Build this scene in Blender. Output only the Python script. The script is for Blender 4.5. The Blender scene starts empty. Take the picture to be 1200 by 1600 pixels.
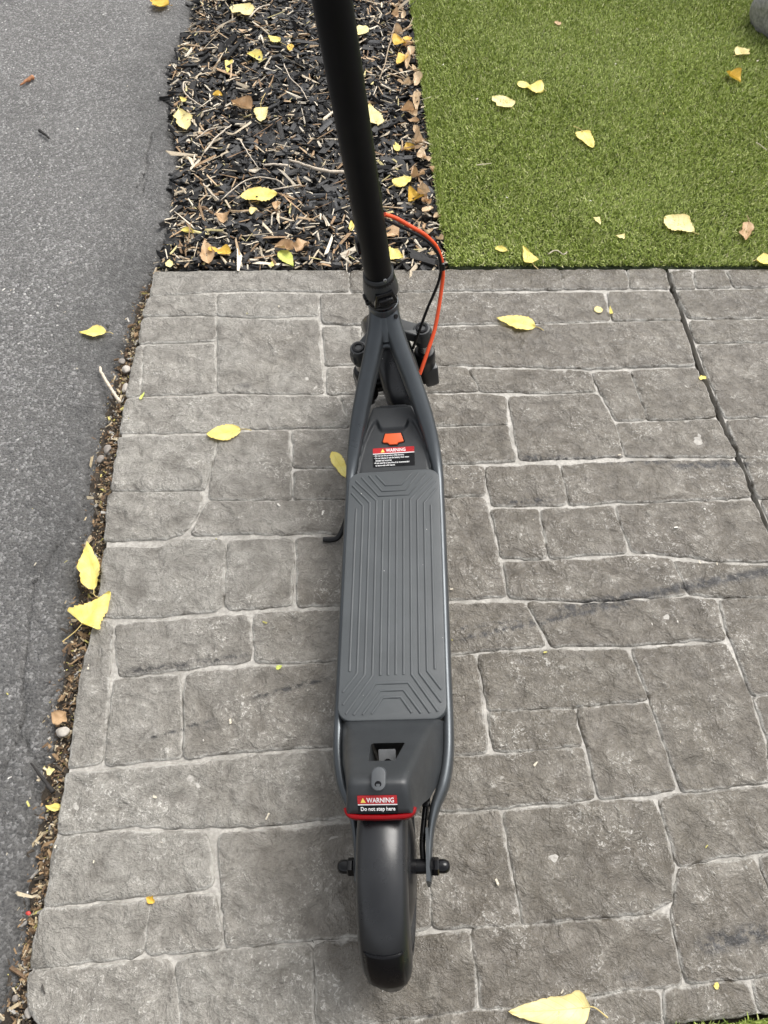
import bpy, bmesh, math, random
import numpy as np
from mathutils import Vector, Matrix
from mathutils.geometry import delaunay_2d_cdt

random.seed(7)
rng = np.random.default_rng(11)
R_ = math.radians
scene = bpy.context.scene
col = scene.collection

# ------------------------------------------------------------------ camera
CAM_F, CAM_PITCH, CAM_H = 1200.0, R_(56), 1.35
cam_data = bpy.data.cameras.new('camera')
cam_data.sensor_fit = 'HORIZONTAL'
cam_data.sensor_width = 36.0
cam_data.lens = 36.0 * CAM_F / 1200.0
cam_data.clip_start = 0.02
cam_data.clip_end = 500
cam = bpy.data.objects.new('camera', cam_data)
col.objects.link(cam)
cam.location = (0, 0, CAM_H)
cam.rotation_euler = (math.pi / 2 - CAM_PITCH, 0, 0)
scene.camera = cam

# ------------------------------------------------------------------ sky, sun, exposure
SUN_EL, SUN_AZ = R_(57), R_(46)          # azimuth measured from +Y towards +X
world = bpy.data.worlds.new('World')
scene.world = world
world.use_nodes = True
wn = world.node_tree
wn.nodes.clear()
sky = wn.nodes.new('ShaderNodeTexSky')
sky.sky_type = 'NISHITA'
sky.sun_disc = False
sky.sun_elevation = SUN_EL
sky.sun_rotation = SUN_AZ
sky.air_density = 1.0
sky.dust_density = 5.0
hsv = wn.nodes.new('ShaderNodeHueSaturation')
hsv.inputs['Saturation'].default_value = 0.14
bg = wn.nodes.new('ShaderNodeBackground')
bg.inputs['Strength'].default_value = 0.13
wo = wn.nodes.new('ShaderNodeOutputWorld')
wn.links.new(sky.outputs[0], hsv.inputs['Color'])
wn.links.new(hsv.outputs[0], bg.inputs['Color'])
wn.links.new(bg.outputs[0], wo.inputs['Surface'])
sun_data = bpy.data.lights.new('sun', 'SUN')
sun_data.energy = 1.2
sun_data.angle = R_(38)
sun_data.color = (1.0, 0.95, 0.87)
sun = bpy.data.objects.new('sun', sun_data)
col.objects.link(sun)
sdir = Vector((math.sin(SUN_AZ) * math.cos(SUN_EL), math.cos(SUN_AZ) * math.cos(SUN_EL), math.sin(SUN_EL)))
sun.rotation_euler = sdir.to_track_quat('Z', 'Y').to_euler()
sun.location = sdir * 5
vs = scene.view_settings
vs.view_transform = 'Standard'
vs.look = 'None'
vs.gamma = 1
vs.exposure = 0.95
vs.use_curve_mapping = False
scene.render.engine = 'CYCLES'
scene.cycles.max_bounces = 5
scene.cycles.diffuse_bounces = 3
scene.cycles.glossy_bounces = 3
scene.cycles.transmission_bounces = 2

# ------------------------------------------------------------------ helpers: where a ground point lies
_fw = np.array([0, math.cos(CAM_PITCH), -math.sin(CAM_PITCH)])
_up = np.array([0, math.sin(CAM_PITCH), math.cos(CAM_PITCH)])

def G(u, v, z=0.0):
    """point of the horizontal plane at height z, measured on the survey of the photograph"""
    d = _fw + (u - 600) / CAM_F * np.array([1.0, 0, 0]) - (v - 800) / CAM_F * _up
    t = (z - CAM_H) / d[2]
    return (t * d[0], t * d[1])

# ------------------------------------------------------------------ helpers: numpy noise
def _hash(ix, iy, seed):
    h = (ix.astype(np.int64) * 374761393 + iy.astype(np.int64) * 668265263 + seed * 982451653) & 0xFFFFFFFF
    h = ((h ^ (h >> 13)) * 1274126177) & 0xFFFFFFFF
    h = h ^ (h >> 16)
    return (h & 0xFFFFFF) / float(0xFFFFFF)

def vnoise(x, y, seed=0):
    x = np.asarray(x, float); y = np.asarray(y, float)
    ix = np.floor(x).astype(np.int64); iy = np.floor(y).astype(np.int64)
    fx = x - ix; fy = y - iy
    fx = fx * fx * (3 - 2 * fx); fy = fy * fy * (3 - 2 * fy)
    a = _hash(ix, iy, seed); b = _hash(ix + 1, iy, seed); c = _hash(ix, iy + 1, seed); d = _hash(ix + 1, iy + 1, seed)
    return (a * (1 - fx) + b * fx) * (1 - fy) + (c * (1 - fx) + d * fx) * fy * 1.0

def fbm(x, y, octv=4, seed=0):
    s = 0; a = 0.5; t = 0
    for o in range(octv):
        s = s + a * vnoise(x * 2 ** o, y * 2 ** o, seed + o * 17); t += a; a *= 0.5
    return s / t

def seg_dist(px, py, poly, closed=True):
    """distance from points to a polyline"""
    P = np.array(poly, float)
    A = P; B = np.roll(P, -1, 0)
    if not closed: A = P[:-1]; B = P[1:]
    best = np.full(np.shape(px), 1e9)
    for (ax, ay), (bx, by) in zip(A, B):
        dx, dy = bx - ax, by - ay
        L = dx * dx + dy * dy + 1e-12
        t = np.clip(((px - ax) * dx + (py - ay) * dy) / L, 0, 1)
        best = np.minimum(best, np.hypot(px - ax - t * dx, py - ay - t * dy))
    return best

def inside(px, py, poly):
    res = np.zeros(np.shape(px), bool)
    n = len(poly); j = n - 1
    for i in range(n):
        xi, yi = poly[i]; xj, yj = poly[j]
        if yi != yj:
            c = ((yi > py) != (yj > py)) & (px < (xj - xi) * (py - yi) / (yj - yi) + xi)
            res ^= c
        j = i
    return res

def sstep(a, b, x):
    t = np.clip((x - a) / (b - a), 0, 1)
    return t * t * (3 - 2 * t)

# ------------------------------------------------------------------ helpers: objects
def mesh_from(verts, faces, smooth=True, sharp=None):
    me = bpy.data.meshes.new('mesh')
    me.from_pydata([tuple(map(float, v)) for v in verts], [], faces)
    me.update()
    if smooth:
        me.polygons.foreach_set('use_smooth', [True] * len(me.polygons))
        if sharp: me.set_sharp_from_angle(angle=R_(sharp))
    return me

def mesh_np(V, F, smooth=True):
    """V (n,3), F (m,k) all faces with k corners"""
    me = bpy.data.meshes.new('mesh')
    n, k = F.shape
    me.vertices.add(len(V)); me.vertices.foreach_set('co', np.ascontiguousarray(V, np.float32).ravel())
    me.loops.add(n * k); me.loops.foreach_set('vertex_index', np.ascontiguousarray(F, np.int32).ravel())
    me.polygons.add(n); me.polygons.foreach_set('loop_start', np.arange(0, n * k, k, dtype=np.int32))
    me.polygons.foreach_set('use_smooth', np.full(n, smooth))
    me.update(calc_edges=True)
    return me

def point_colour(me, C):
    a = me.color_attributes.new('tint', 'FLOAT_COLOR', 'POINT')
    C4 = np.ones((len(C), 4), np.float32); C4[:, :C.shape[1]] = C
    a.data.foreach_set('color', C4.ravel())

def link(name, me, mat=None, parent=None):
    o = bpy.data.objects.new(name, me)
    me.name = name
    if mat is not None and not me.materials: me.materials.append(mat)
    col.objects.link(o)
    if parent is not None: o.parent = parent
    return o

def tag(o, label=None, cat=None, group=None, kind=None):
    if label: o['label'] = label
    if cat: o['category'] = cat
    if group: o['group'] = group
    if kind: o['kind'] = kind
    return o

def catmull(pts, per=8):
    P = [np.array(p, float) for p in pts]
    P = [2 * P[0] - P[1]] + P + [2 * P[-1] - P[-2]]
    out = []
    for i in range(1, len(P) - 2):
        for k in range(per):
            t = k / per
            a, b, c, d = P[i - 1], P[i], P[i + 1], P[i + 2]
            out.append(0.5 * ((2 * b) + (c - a) * t + (2 * a - 5 * b + 4 * c - d) * t * t + (3 * b - a - 3 * c + d) * t ** 3))
    out.append(P[-2])
    return np.array(out)

def sweep(path, prof, up=(0, 0, 1), cap=True):
    """path (n,3); prof: list (n) of (m,2) section points [side, up] ; returns verts, faces"""
    path = np.array(path, float); n = len(path)
    tan = np.gradient(path, axis=0); tan /= np.linalg.norm(tan, axis=1)[:, None] + 1e-12
    V = []; m = len(prof[0])
    upv = np.array(up, float)
    for i in range(n):
        t = tan[i]
        s = np.cross(t, upv); ls = np.linalg.norm(s)
        s = s / ls if ls > 1e-3 else np.array([1.0, 0, 0])
        w = np.cross(s, t)
        for a, b in prof[i]: V.append(path[i] + s * a + w * b)
    F = []
    for i in range(n - 1):
        for j in range(m):
            k = (j + 1) % m
            F.append((i * m + j, i * m + k, (i + 1) * m + k, (i + 1) * m + j))
    if cap:
        F.append(tuple(range(m))[::-1]); F.append(tuple((n - 1) * m + j for j in range(m)))
    return V, F

def circ(m, a=1.0, b=None, p=2.0):
    b = a if b is None else b
    th = np.arange(m) / m * 2 * math.pi
    c, s = np.cos(th), np.sin(th)
    return np.stack([a * np.sign(c) * np.abs(c) ** (2 / p), b * np.sign(s) * np.abs(s) ** (2 / p)], 1)

def tube_mesh(pts, r, m=14, per=8, up=(0, 0, 1), smooth_path=True, taper=None, p=2.0):
    path = catmull(pts, per) if smooth_path else np.array(pts, float)
    n = len(path)
    if np.isscalar(r): rad = [(r, r)] * n
    else:
        r = [(q, q) if np.isscalar(q) else q for q in r]
        xs = np.linspace(0, 1, len(r)); q = np.linspace(0, 1, n)
        rad = list(zip(np.interp(q, xs, [k[0] for k in r]), np.interp(q, xs, [k[1] for k in r])))
    V, F = sweep(path, [circ(m, a, b, p) for a, b in rad], up)
    return mesh_from(V, F, True, 50)

def box_mesh(cx, cy, cz, sx, sy, sz, bev=0.0, seg=2, xf=None, taper=None):
    bm = bmesh.new()
    bmesh.ops.create_cube(bm, size=1)
    for v in bm.verts:
        k = 1.0
        if taper and v.co.z > 0: k = taper
        v.co = Vector((cx + v.co.x * sx * k, cy + v.co.y * sy * k, cz + v.co.z * sz))
    if bev: bmesh.ops.bevel(bm, geom=bm.edges[:], offset=bev, segments=seg, profile=0.5, affect='EDGES')
    if xf is not None:
        for v in bm.verts: v.co = Vector(xf(v.co))
    me = bpy.data.meshes.new('mesh'); bm.to_mesh(me); bm.free()
    me.polygons.foreach_set('use_smooth', [True] * len(me.polygons)); me.set_sharp_from_angle(angle=R_(35))
    return me

def prism_mesh(poly, z0, z1, bev=0.0, seg=2, xf=None):
    bm = bmesh.new()
    vs_ = [bm.verts.new((x, y, z0)) for x, y in poly]
    f = bm.faces.new(vs_)
    r = bmesh.ops.extrude_face_region(bm, geom=[f])
    for e in r['geom']:
        if isinstance(e, bmesh.types.BMVert): e.co.z = z1
    bmesh.ops.recalc_face_normals(bm, faces=bm.faces[:])
    if bev:
        ed = [e for e in bm.edges if abs(e.verts[0].co.z - z1) < 1e-7 and abs(e.verts[1].co.z - z1) < 1e-7]
        bmesh.ops.bevel(bm, geom=ed, offset=bev, segments=seg, profile=0.5, affect='EDGES')
    if xf is not None:
        for v in bm.verts: v.co = Vector(xf(v.co))
    me = bpy.data.meshes.new('mesh'); bm.to_mesh(me); bm.free()
    me.polygons.foreach_set('use_smooth', [True] * len(me.polygons)); me.set_sharp_from_angle(angle=R_(35))
    return me

def lathe_mesh(prof, axis_o, axis_d, m=24, ref=(0, 0, 1)):
    """prof: list of (radius, along)"""
    o = np.array(axis_o, float); d = np.array(axis_d, float); d /= np.linalg.norm(d)
    r = np.array(ref, float)
    if abs(r @ d) > .9: r = np.array([1.0, 0, 0])
    e1 = np.cross(d, r); e1 /= np.linalg.norm(e1); e2 = np.cross(d, e1)
    V = []; F = []
    for rad, al in prof:
        for j in range(m):
            th = 2 * math.pi * j / m
            V.append(o + d * al + rad * (e1 * math.cos(th) + e2 * math.sin(th)))
    for i in range(len(prof) - 1):
        for j in range(m):
            k = (j + 1) % m
            F.append((i * m + j, (i + 1) * m + j, (i + 1) * m + k, i * m + k))
    F.append(tuple(range(m))); F.append(tuple((len(prof) - 1) * m + j for j in range(m))[::-1])
    return mesh_from(V, F, True, 35)

def join_mesh(meshes):
    bm = bmesh.new()
    for me in meshes: bm.from_mesh(me)
    out = bpy.data.meshes.new('mesh'); bm.to_mesh(out); bm.free()
    for me in meshes: bpy.data.meshes.remove(me)
    return out

# ------------------------------------------------------------------ helpers: materials
class NT:
    def __init__(self, name):
        self.m = bpy.data.materials.new(name); self.m.use_nodes = True
        self.t = self.m.node_tree; self.b = self.t.nodes['Principled BSDF']
        self.out = self.t.nodes['Material Output']
        self._c = None
    def n(self, ty, **kw):
        x = self.t.nodes.new(ty)
        for k, v in kw.items(): setattr(x, k, v)
        return x
    def l(self, a, b): self.t.links.new(a, b)
    @property
    def co(self):
        if self._c is None: self._c = self.n('ShaderNodeTexCoord').outputs['Object']
        return self._c
    def noise(self, scale, detail=4, rough=0.55, vec=None, dist=0.0):
        x = self.n('ShaderNodeTexNoise'); x.inputs['Scale'].default_value = scale
        x.inputs['Detail'].default_value = detail; x.inputs['Roughness'].default_value = rough
        x.inputs['Distortion'].default_value = dist
        self.l(vec or self.co, x.inputs['Vector']); return x.outputs['Fac']
    def voro(self, scale, feature='F1', out='Distance', vec=None, rand=1.0):
        x = self.n('ShaderNodeTexVoronoi', feature=feature); x.inputs['Scale'].default_value = scale
        x.inputs['Randomness'].default_value = rand
        self.l(vec or self.co, x.inputs['Vector']); return x.outputs[out]
    def ramp(self, fac, stops, interp='LINEAR'):
        x = self.n('ShaderNodeValToRGB'); x.color_ramp.interpolation = interp
        el = x.color_ramp.elements
        while len(el) < len(stops): el.new(0.5)
        for e, (p, c) in zip(el, stops):
            e.position = p; e.color = (c, c, c, 1) if np.isscalar(c) else (*c, 1)
        self.l(fac, x.inputs['Fac']); return x.outputs['Color']
    def mix(self, fac, a, b, mode='MIX'):
        x = self.n('ShaderNodeMix', data_type='RGBA', blend_type=mode)
        if np.isscalar(fac): x.inputs[0].default_value = fac
        else: self.l(fac, x.inputs[0])
        for s, v in ((6, a), (7, b)):
            if isinstance(v, tuple): x.inputs[s].default_value = (*v, 1)
            else: self.l(v, x.inputs[s])
        return x.outputs[2]
    def math(self, op, a, b=None, c=None, clamp=False):
        x = self.n('ShaderNodeMath', operation=op); x.use_clamp = clamp
        for i, v in enumerate((a, b, c)):
            if v is None: continue
            if np.isscalar(v): x.inputs[i].default_value = v
            else: self.l(v, x.inputs[i])
        return x.outputs[0]
    def bump(self, h, strength=0.3, dist=0.002, normal=None):
        x = self.n('ShaderNodeBump'); x.inputs['Strength'].default_value = strength
        x.inputs['Distance'].default_value = dist
        self.l(h, x.inputs['Height'])
        if normal: self.l(normal, x.inputs['Normal'])
        self.l(x.outputs[0], self.b.inputs['Normal']); return x.outputs[0]
    def set(self, **kw):
        for k, v in kw.items():
            s = self.b.inputs[k.replace('_', ' ')]
            if isinstance(v, tuple): s.default_value = (*v, 1)
            elif np.isscalar(v): s.default_value = v
            else: self.l(v, s)

def segment_mask(k, a, b, width, grit, thresh):
    """soft band round the segment a-b on the ground, broken up by grit"""
    ax, ay = a; bx, by = b
    L = math.hypot(bx - ax, by - ay); dx, dy = (bx - ax) / L, (by - ay) / L
    sep = k.n('ShaderNodeSeparateXYZ'); k.l(k.co, sep.inputs[0])
    X, Y = sep.outputs[0], sep.outputs[1]
    along = k.math('ADD', k.math('MULTIPLY', k.math('SUBTRACT', X, ax), dx), k.math('MULTIPLY', k.math('SUBTRACT', Y, ay), dy))
    across = k.math('ABSOLUTE', k.math('ADD', k.math('MULTIPLY', k.math('SUBTRACT', X, ax), -dy), k.math('MULTIPLY', k.math('SUBTRACT', Y, ay), dx)))
    inb = k.math('SUBTRACT', 1.0, k.math('DIVIDE', across, width), clamp=True)
    e1 = k.math('DIVIDE', along, 0.04, clamp=True)
    e2 = k.math('DIVIDE', k.math('SUBTRACT', L, along), 0.04, clamp=True)
    m = k.math('MULTIPLY', inb, k.math('MULTIPLY', e1, e2))
    g = k.math('MULTIPLY', k.math('SUBTRACT', grit, thresh), 5.0, clamp=True)
    return k.math('MULTIPLY', m, g)

def mat_stone():
    k = NT('stamped_stone')
    big = k.noise(2.1, 3, 0.5); mid = k.noise(15, 5, 0.62)
    lump = k.noise(40, 5, 0.74, dist=1.0)              # the stamped relief; release powder stays in its hollows
    slate = k.noise(17, 5, 0.64, dist=0.55)
    fleck = k.noise(120, 3, 0.72, dist=1.5); grain = k.noise(300, 3, 0.65)
    base = k.ramp(big, [(0.35, (0.088, 0.075, 0.058)), (0.65, (0.132, 0.117, 0.093))])
    base = k.mix(k.ramp(mid, [(0.42, 0.0), (0.70, 0.55)]), base, (0.205, 0.190, 0.160))
    # greyer, paler and rougher towards the road side, with a ragged border
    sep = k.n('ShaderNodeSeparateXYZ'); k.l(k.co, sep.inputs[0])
    side_v = k.math('ADD', k.math('MULTIPLY', sep.outputs[0], -1.2), k.math('MULTIPLY', k.math('SUBTRACT', k.noise(3.2, 4, 0.65), 0.5), 1.8))
    pale_side = k.ramp(k.math('ADD', side_v, 0.55), [(0.40, 0.0), (0.95, 0.82)])
    base = k.mix(pale_side, base, k.ramp(mid, [(0.3, (0.238, 0.228, 0.204)), (0.7, (0.330, 0.318, 0.288))]))
    oi = k.n('ShaderNodeObjectInfo').outputs['Random']
    base = k.mix(k.ramp(oi, [(0.0, 0.0), (1.0, 0.30)]), base, (0.150, 0.132, 0.110))
    # powder in the hollows, rubbed high spots, salt flecks
    base = k.mix(k.ramp(slate, [(0.30, 0.60), (0.50, 0.0)]), base, (0.078, 0.068, 0.055))
    base = k.mix(k.ramp(slate, [(0.54, 0.0), (0.74, 0.45)]), base, (0.310, 0.292, 0.254))
    base = k.mix(k.ramp(lump, [(0.33, 0.55), (0.50, 0.0)]), base, (0.110, 0.098, 0.084))
    base = k.mix(k.ramp(fleck, [(0.34, 0.45), (0.48, 0.0)]), base, (0.115, 0.103, 0.089))
    spot = k.noise(5.5, 3)
    sc = k.math('MULTIPLY', k.ramp(fleck, [(0.55, 0.0), (0.64, 1.0)]), k.ramp(k.math('ADD', k.math('MULTIPLY', spot, 0.5), k.math('MULTIPLY', slate, 0.5)), [(0.47, 0.05), (0.62, 0.70)]))
    base = k.mix(sc, base, (0.60, 0.58, 0.54))
    base = k.mix(k.ramp(grain, [(0.33, 0.35), (0.48, 0.0)]), base, (0.095, 0.086, 0.075))
    at = k.n('ShaderNodeAttribute', attribute_name='tint'); rim = k.n('ShaderNodeSeparateColor'); k.l(at.outputs['Color'], rim.inputs[0])
    base = k.mix(k.math('MULTIPLY', rim.outputs[0], k.ramp(k.noise(30, 4, 0.7), [(0.38, 0.0), (0.58, 0.85)])), base, (0.50, 0.485, 0.45))
    # rubber marks left by tyres
    grit = k.noise(75, 4, 0.7)
    tot = None
    for (a, b, w, th) in [((705, 1002), (1000, 938), .010, .42), ((860, 955), (1230, 888), .015, .36), ((700, 985), (860, 962), .007, .46),
                          ((800, 714), (1060, 722), .014, .42), ((1040, 728), (1185, 724), .014, .38), ((765, 786), (880, 780), .012, .44),
                          ((215, 1158), (345, 1122), .006, .44), ((380, 1096), (520, 1056), .007, .40), ((190, 1052), (400, 1022), .010, .44),
                          ((300, 1136), (350, 1132), .012, .40), ((1075, 1482), (1230, 1448), .020, .40), ((960, 1530), (1010, 1522), .012, .36),
                          ((364, 601), (398, 604), .013, .30), ((770, 1178), (800, 1180), .010, .36), ((1085, 1068), (1100, 1052), .010, .45)]:
        m = segment_mask(k, G(*a), G(*b), w, grit, th)
        tot = m if tot is None else k.math('MAXIMUM', tot, m)
    base = k.mix(k.math('MULTIPLY', tot, 1.7, clamp=True), base, (0.042, 0.040, 0.039))
    h = k.math('ADD', k.math('ADD', k.math('MULTIPLY', slate, 2.2), k.math('MULTIPLY', lump, 0.9)), k.math('MULTIPLY', fleck, 0.25))
    k.bump(h, 1.0, 0.008)
    k.set(Base_Color=base, Roughness=k.mix(pale_side, k.ramp(mid, [(0.3, 0.17), (0.7, 0.34)]), (0.45, 0.45, 0.45)))
    k.b.inputs['Specular IOR Level'].default_value = 0.55
    return k.m

def mat_joint():
    k = NT('stamped_joint')
    c = k.ramp(k.noise(22, 6, 0.65), [(0.30, (0.215, 0.202, 0.178)), (0.60, (0.44, 0.42, 0.385))])
    c = k.mix(k.ramp(k.noise(160, 4), [(0.4, 0.5), (0.6, 0.0)]), c, (0.18, 0.17, 0.155))
    k.bump(k.noise(90, 6, 0.7), 0.6, 0.003)
    k.set(Base_Color=c, Roughness=0.6); return k.m

def mat_asphalt():
    k = NT('asphalt')
    c = k.ramp(k.noise(3, 4), [(0.3, (0.112, 0.109, 0.105)), (0.7, (0.152, 0.148, 0.143))])
    cell = k.voro(170, out='Color')
    sepc = k.n('ShaderNodeSeparateColor'); k.l(cell, sepc.inputs[0])
    c = k.mix(k.ramp(sepc.outputs[0], [(0.0, 0.55), (0.45, 0.0)]), c, (0.060, 0.061, 0.063))
    c = k.mix(k.ramp(sepc.outputs[1], [(0.62, 0.0), (0.95, 0.75)]), c, (0.33, 0.326, 0.32))
    cell2 = k.voro(95, out='Color'); d2 = k.voro(95)
    s2 = k.n('ShaderNodeSeparateColor'); k.l(cell2, s2.inputs[0])
    pale = k.math('MULTIPLY', k.ramp(s2.outputs[2], [(0.972, 0.0), (0.985, 1.0)]), k.ramp(d2, [(0.25, 1.0), (0.42, 0.0)]))
    c = k.mix(pale, c, (0.50, 0.49, 0.47))
    c = k.mix(k.ramp(k.noise(240, 3, 0.7), [(0.36, 0.75), (0.5, 0.0)]), c, (0.028, 0.028, 0.030))
    # newer, blacker tar along the crumbling margin: its shape is stored on the mesh
    at = k.n('ShaderNodeAttribute', attribute_name='tint'); s3 = k.n('ShaderNodeSeparateColor'); k.l(at.outputs['Color'], s3.inputs[0])
    tar = k.math('MULTIPLY', s3.outputs[0], k.ramp(k.noise(26, 5, 0.65), [(0.3, 0.55), (0.6, 1.0)]))
    c = k.mix(tar, c, (0.055, 0.054, 0.053))
    h = k.math('SUBTRACT', k.math('MULTIPLY', k.noise(190, 5, 0.75), 1.3), k.math('MULTIPLY', k.voro(170), 1.1))
    k.bump(h, 0.85, 0.004)
    k.set(Base_Color=c, Roughness=0.72); return k.m

def mat_soil():
    k = NT('soil')
    c = k.ramp(k.noise(60, 6, 0.7), [(0.3, (0.020, 0.016, 0.012)), (0.6, (0.07, 0.055, 0.040)), (0.8, (0.16, 0.125, 0.085))])
    k.bump(k.noise(140, 6, 0.75), 0.9, 0.006)
    k.set(Base_Color=c, Roughness=0.95); return k.m

def mat_tint(name, rough=0.7, spec=0.5, nscale=200, amt=0.35, bump=0.4, trans=0.0):
    k = NT(name)
    at = k.n('ShaderNodeAttribute', attribute_name='tint')
    c = k.mix(k.ramp(k.noise(nscale, 4), [(0.35, amt), (0.6, 0.0)]), at.outputs['Color'], (0.01, 0.009, 0.008))
    if bump: k.bump(k.noise(nscale * 0.8, 5, 0.7), bump, 0.003)
    k.set(Base_Color=c, Roughness=rough); k.b.inputs['Specular IOR Level'].default_value = spec
    return k.m

def mat_plain(name, colr, rough=0.5, metal=0.0, var=0.12, nscale=60, bump=0.08, bscale=900, spec=0.5, specks=0.0, coat=0.0):
    k = NT(name)
    dark = tuple(q * (1 - var) for q in colr); lite = tuple(min(1, q * (1 + var)) for q in colr)
    c = k.ramp(k.noise(nscale, 4), [(0.3, dark), (0.7, lite)])
    if specks:
        cell = k.voro(130, out='Color'); d = k.voro(130)
        s = k.n('ShaderNodeSeparateColor'); k.l(cell, s.inputs[0])
        m = k.math('MULTIPLY', k.ramp(s.outputs[0], [(1 - specks, 0.0), (1 - specks + 0.004, 1.0)]), k.ramp(d, [(0.08, 1.0), (0.13, 0.0)]))
        c = k.mix(m, c, (0.6, 0.6, 0.58))
        du = k.ramp(k.noise(9, 5, 0.7), [(0.45, 0.0), (0.8, 0.22)])
        c = k.mix(du, c, tuple(min(1, q * 1.7 + 0.02) for q in colr))
    if bump: k.bump(k.noise(bscale, 3), bump, 0.0006)
    k.set(Base_Color=c, Metallic=metal, Roughness=k.ramp(k.noise(nscale * 0.7, 4), [(0.3, max(0.02, rough - 0.06)), (0.7, min(1, rough + 0.06))]))
    k.b.inputs['Specular IOR Level'].default_value = spec
    if coat: k.b.inputs['Coat Weight'].default_value = coat
    return k.m

def mat_leaf(name, c0, c1, spot):
    k = NT(name)
    uv = k.n('ShaderNodeTexCoord').outputs['UV']
    sp = k.n('ShaderNodeSeparateXYZ'); k.l(uv, sp.inputs[0])
    U, V = sp.outputs[0], sp.outputs[1]
    c = k.ramp(k.noise(45, 4), [(0.3, c0), (0.7, c1)])
    a = k.math('ABSOLUTE', k.math('SUBTRACT', V, 0.5))
    mid = k.math('SUBTRACT', 1.0, k.math('DIVIDE', a, 0.035), clamp=True)
    ve = k.math('FRACT', k.math('MULTIPLY', k.math('SUBTRACT', U, k.math('MULTIPLY', a, 0.55)), 7.0))
    vein = k.math('SUBTRACT', 1.0, k.math('DIVIDE', k.math('ABSOLUTE', k.math('SUBTRACT', ve, 0.5)), 0.09), clamp=True)
    allv = k.math('MAXIMUM', mid, k.math('MULTIPLY', vein, 0.6))
    c = k.mix(k.math('MULTIPLY', allv, 0.40), c, tuple(q * 0.72 for q in c0))
    c = k.mix(k.ramp(k.noise(85, 5, 0.7), [(0.62, 0.0), (0.72, 0.75)]), c, spot)
    edge = k.ramp(k.math('MULTIPLY', a, 2.0), [(0.86, 0.0), (1.0, 0.5)])
    c = k.mix(edge, c, spot)
    k.bump(k.math('ADD', k.math('MULTIPLY', allv, -0.6), k.math('MULTIPLY', k.noise(120, 4), 0.8)), 0.4, 0.002)
    k.set(Base_Color=c, Roughness=0.55)
    tr = k.n('ShaderNodeBsdfTranslucent'); k.l(c, tr.inputs['Color'])
    mx = k.n('ShaderNodeMixShader'); mx.inputs[0].default_value = 0.22
    k.l(k.b.outputs[0], mx.inputs[1]); k.l(tr.outputs[0], mx.inputs[2]); k.l(mx.outputs[0], k.out.inputs['Surface'])
    return k.m

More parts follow.
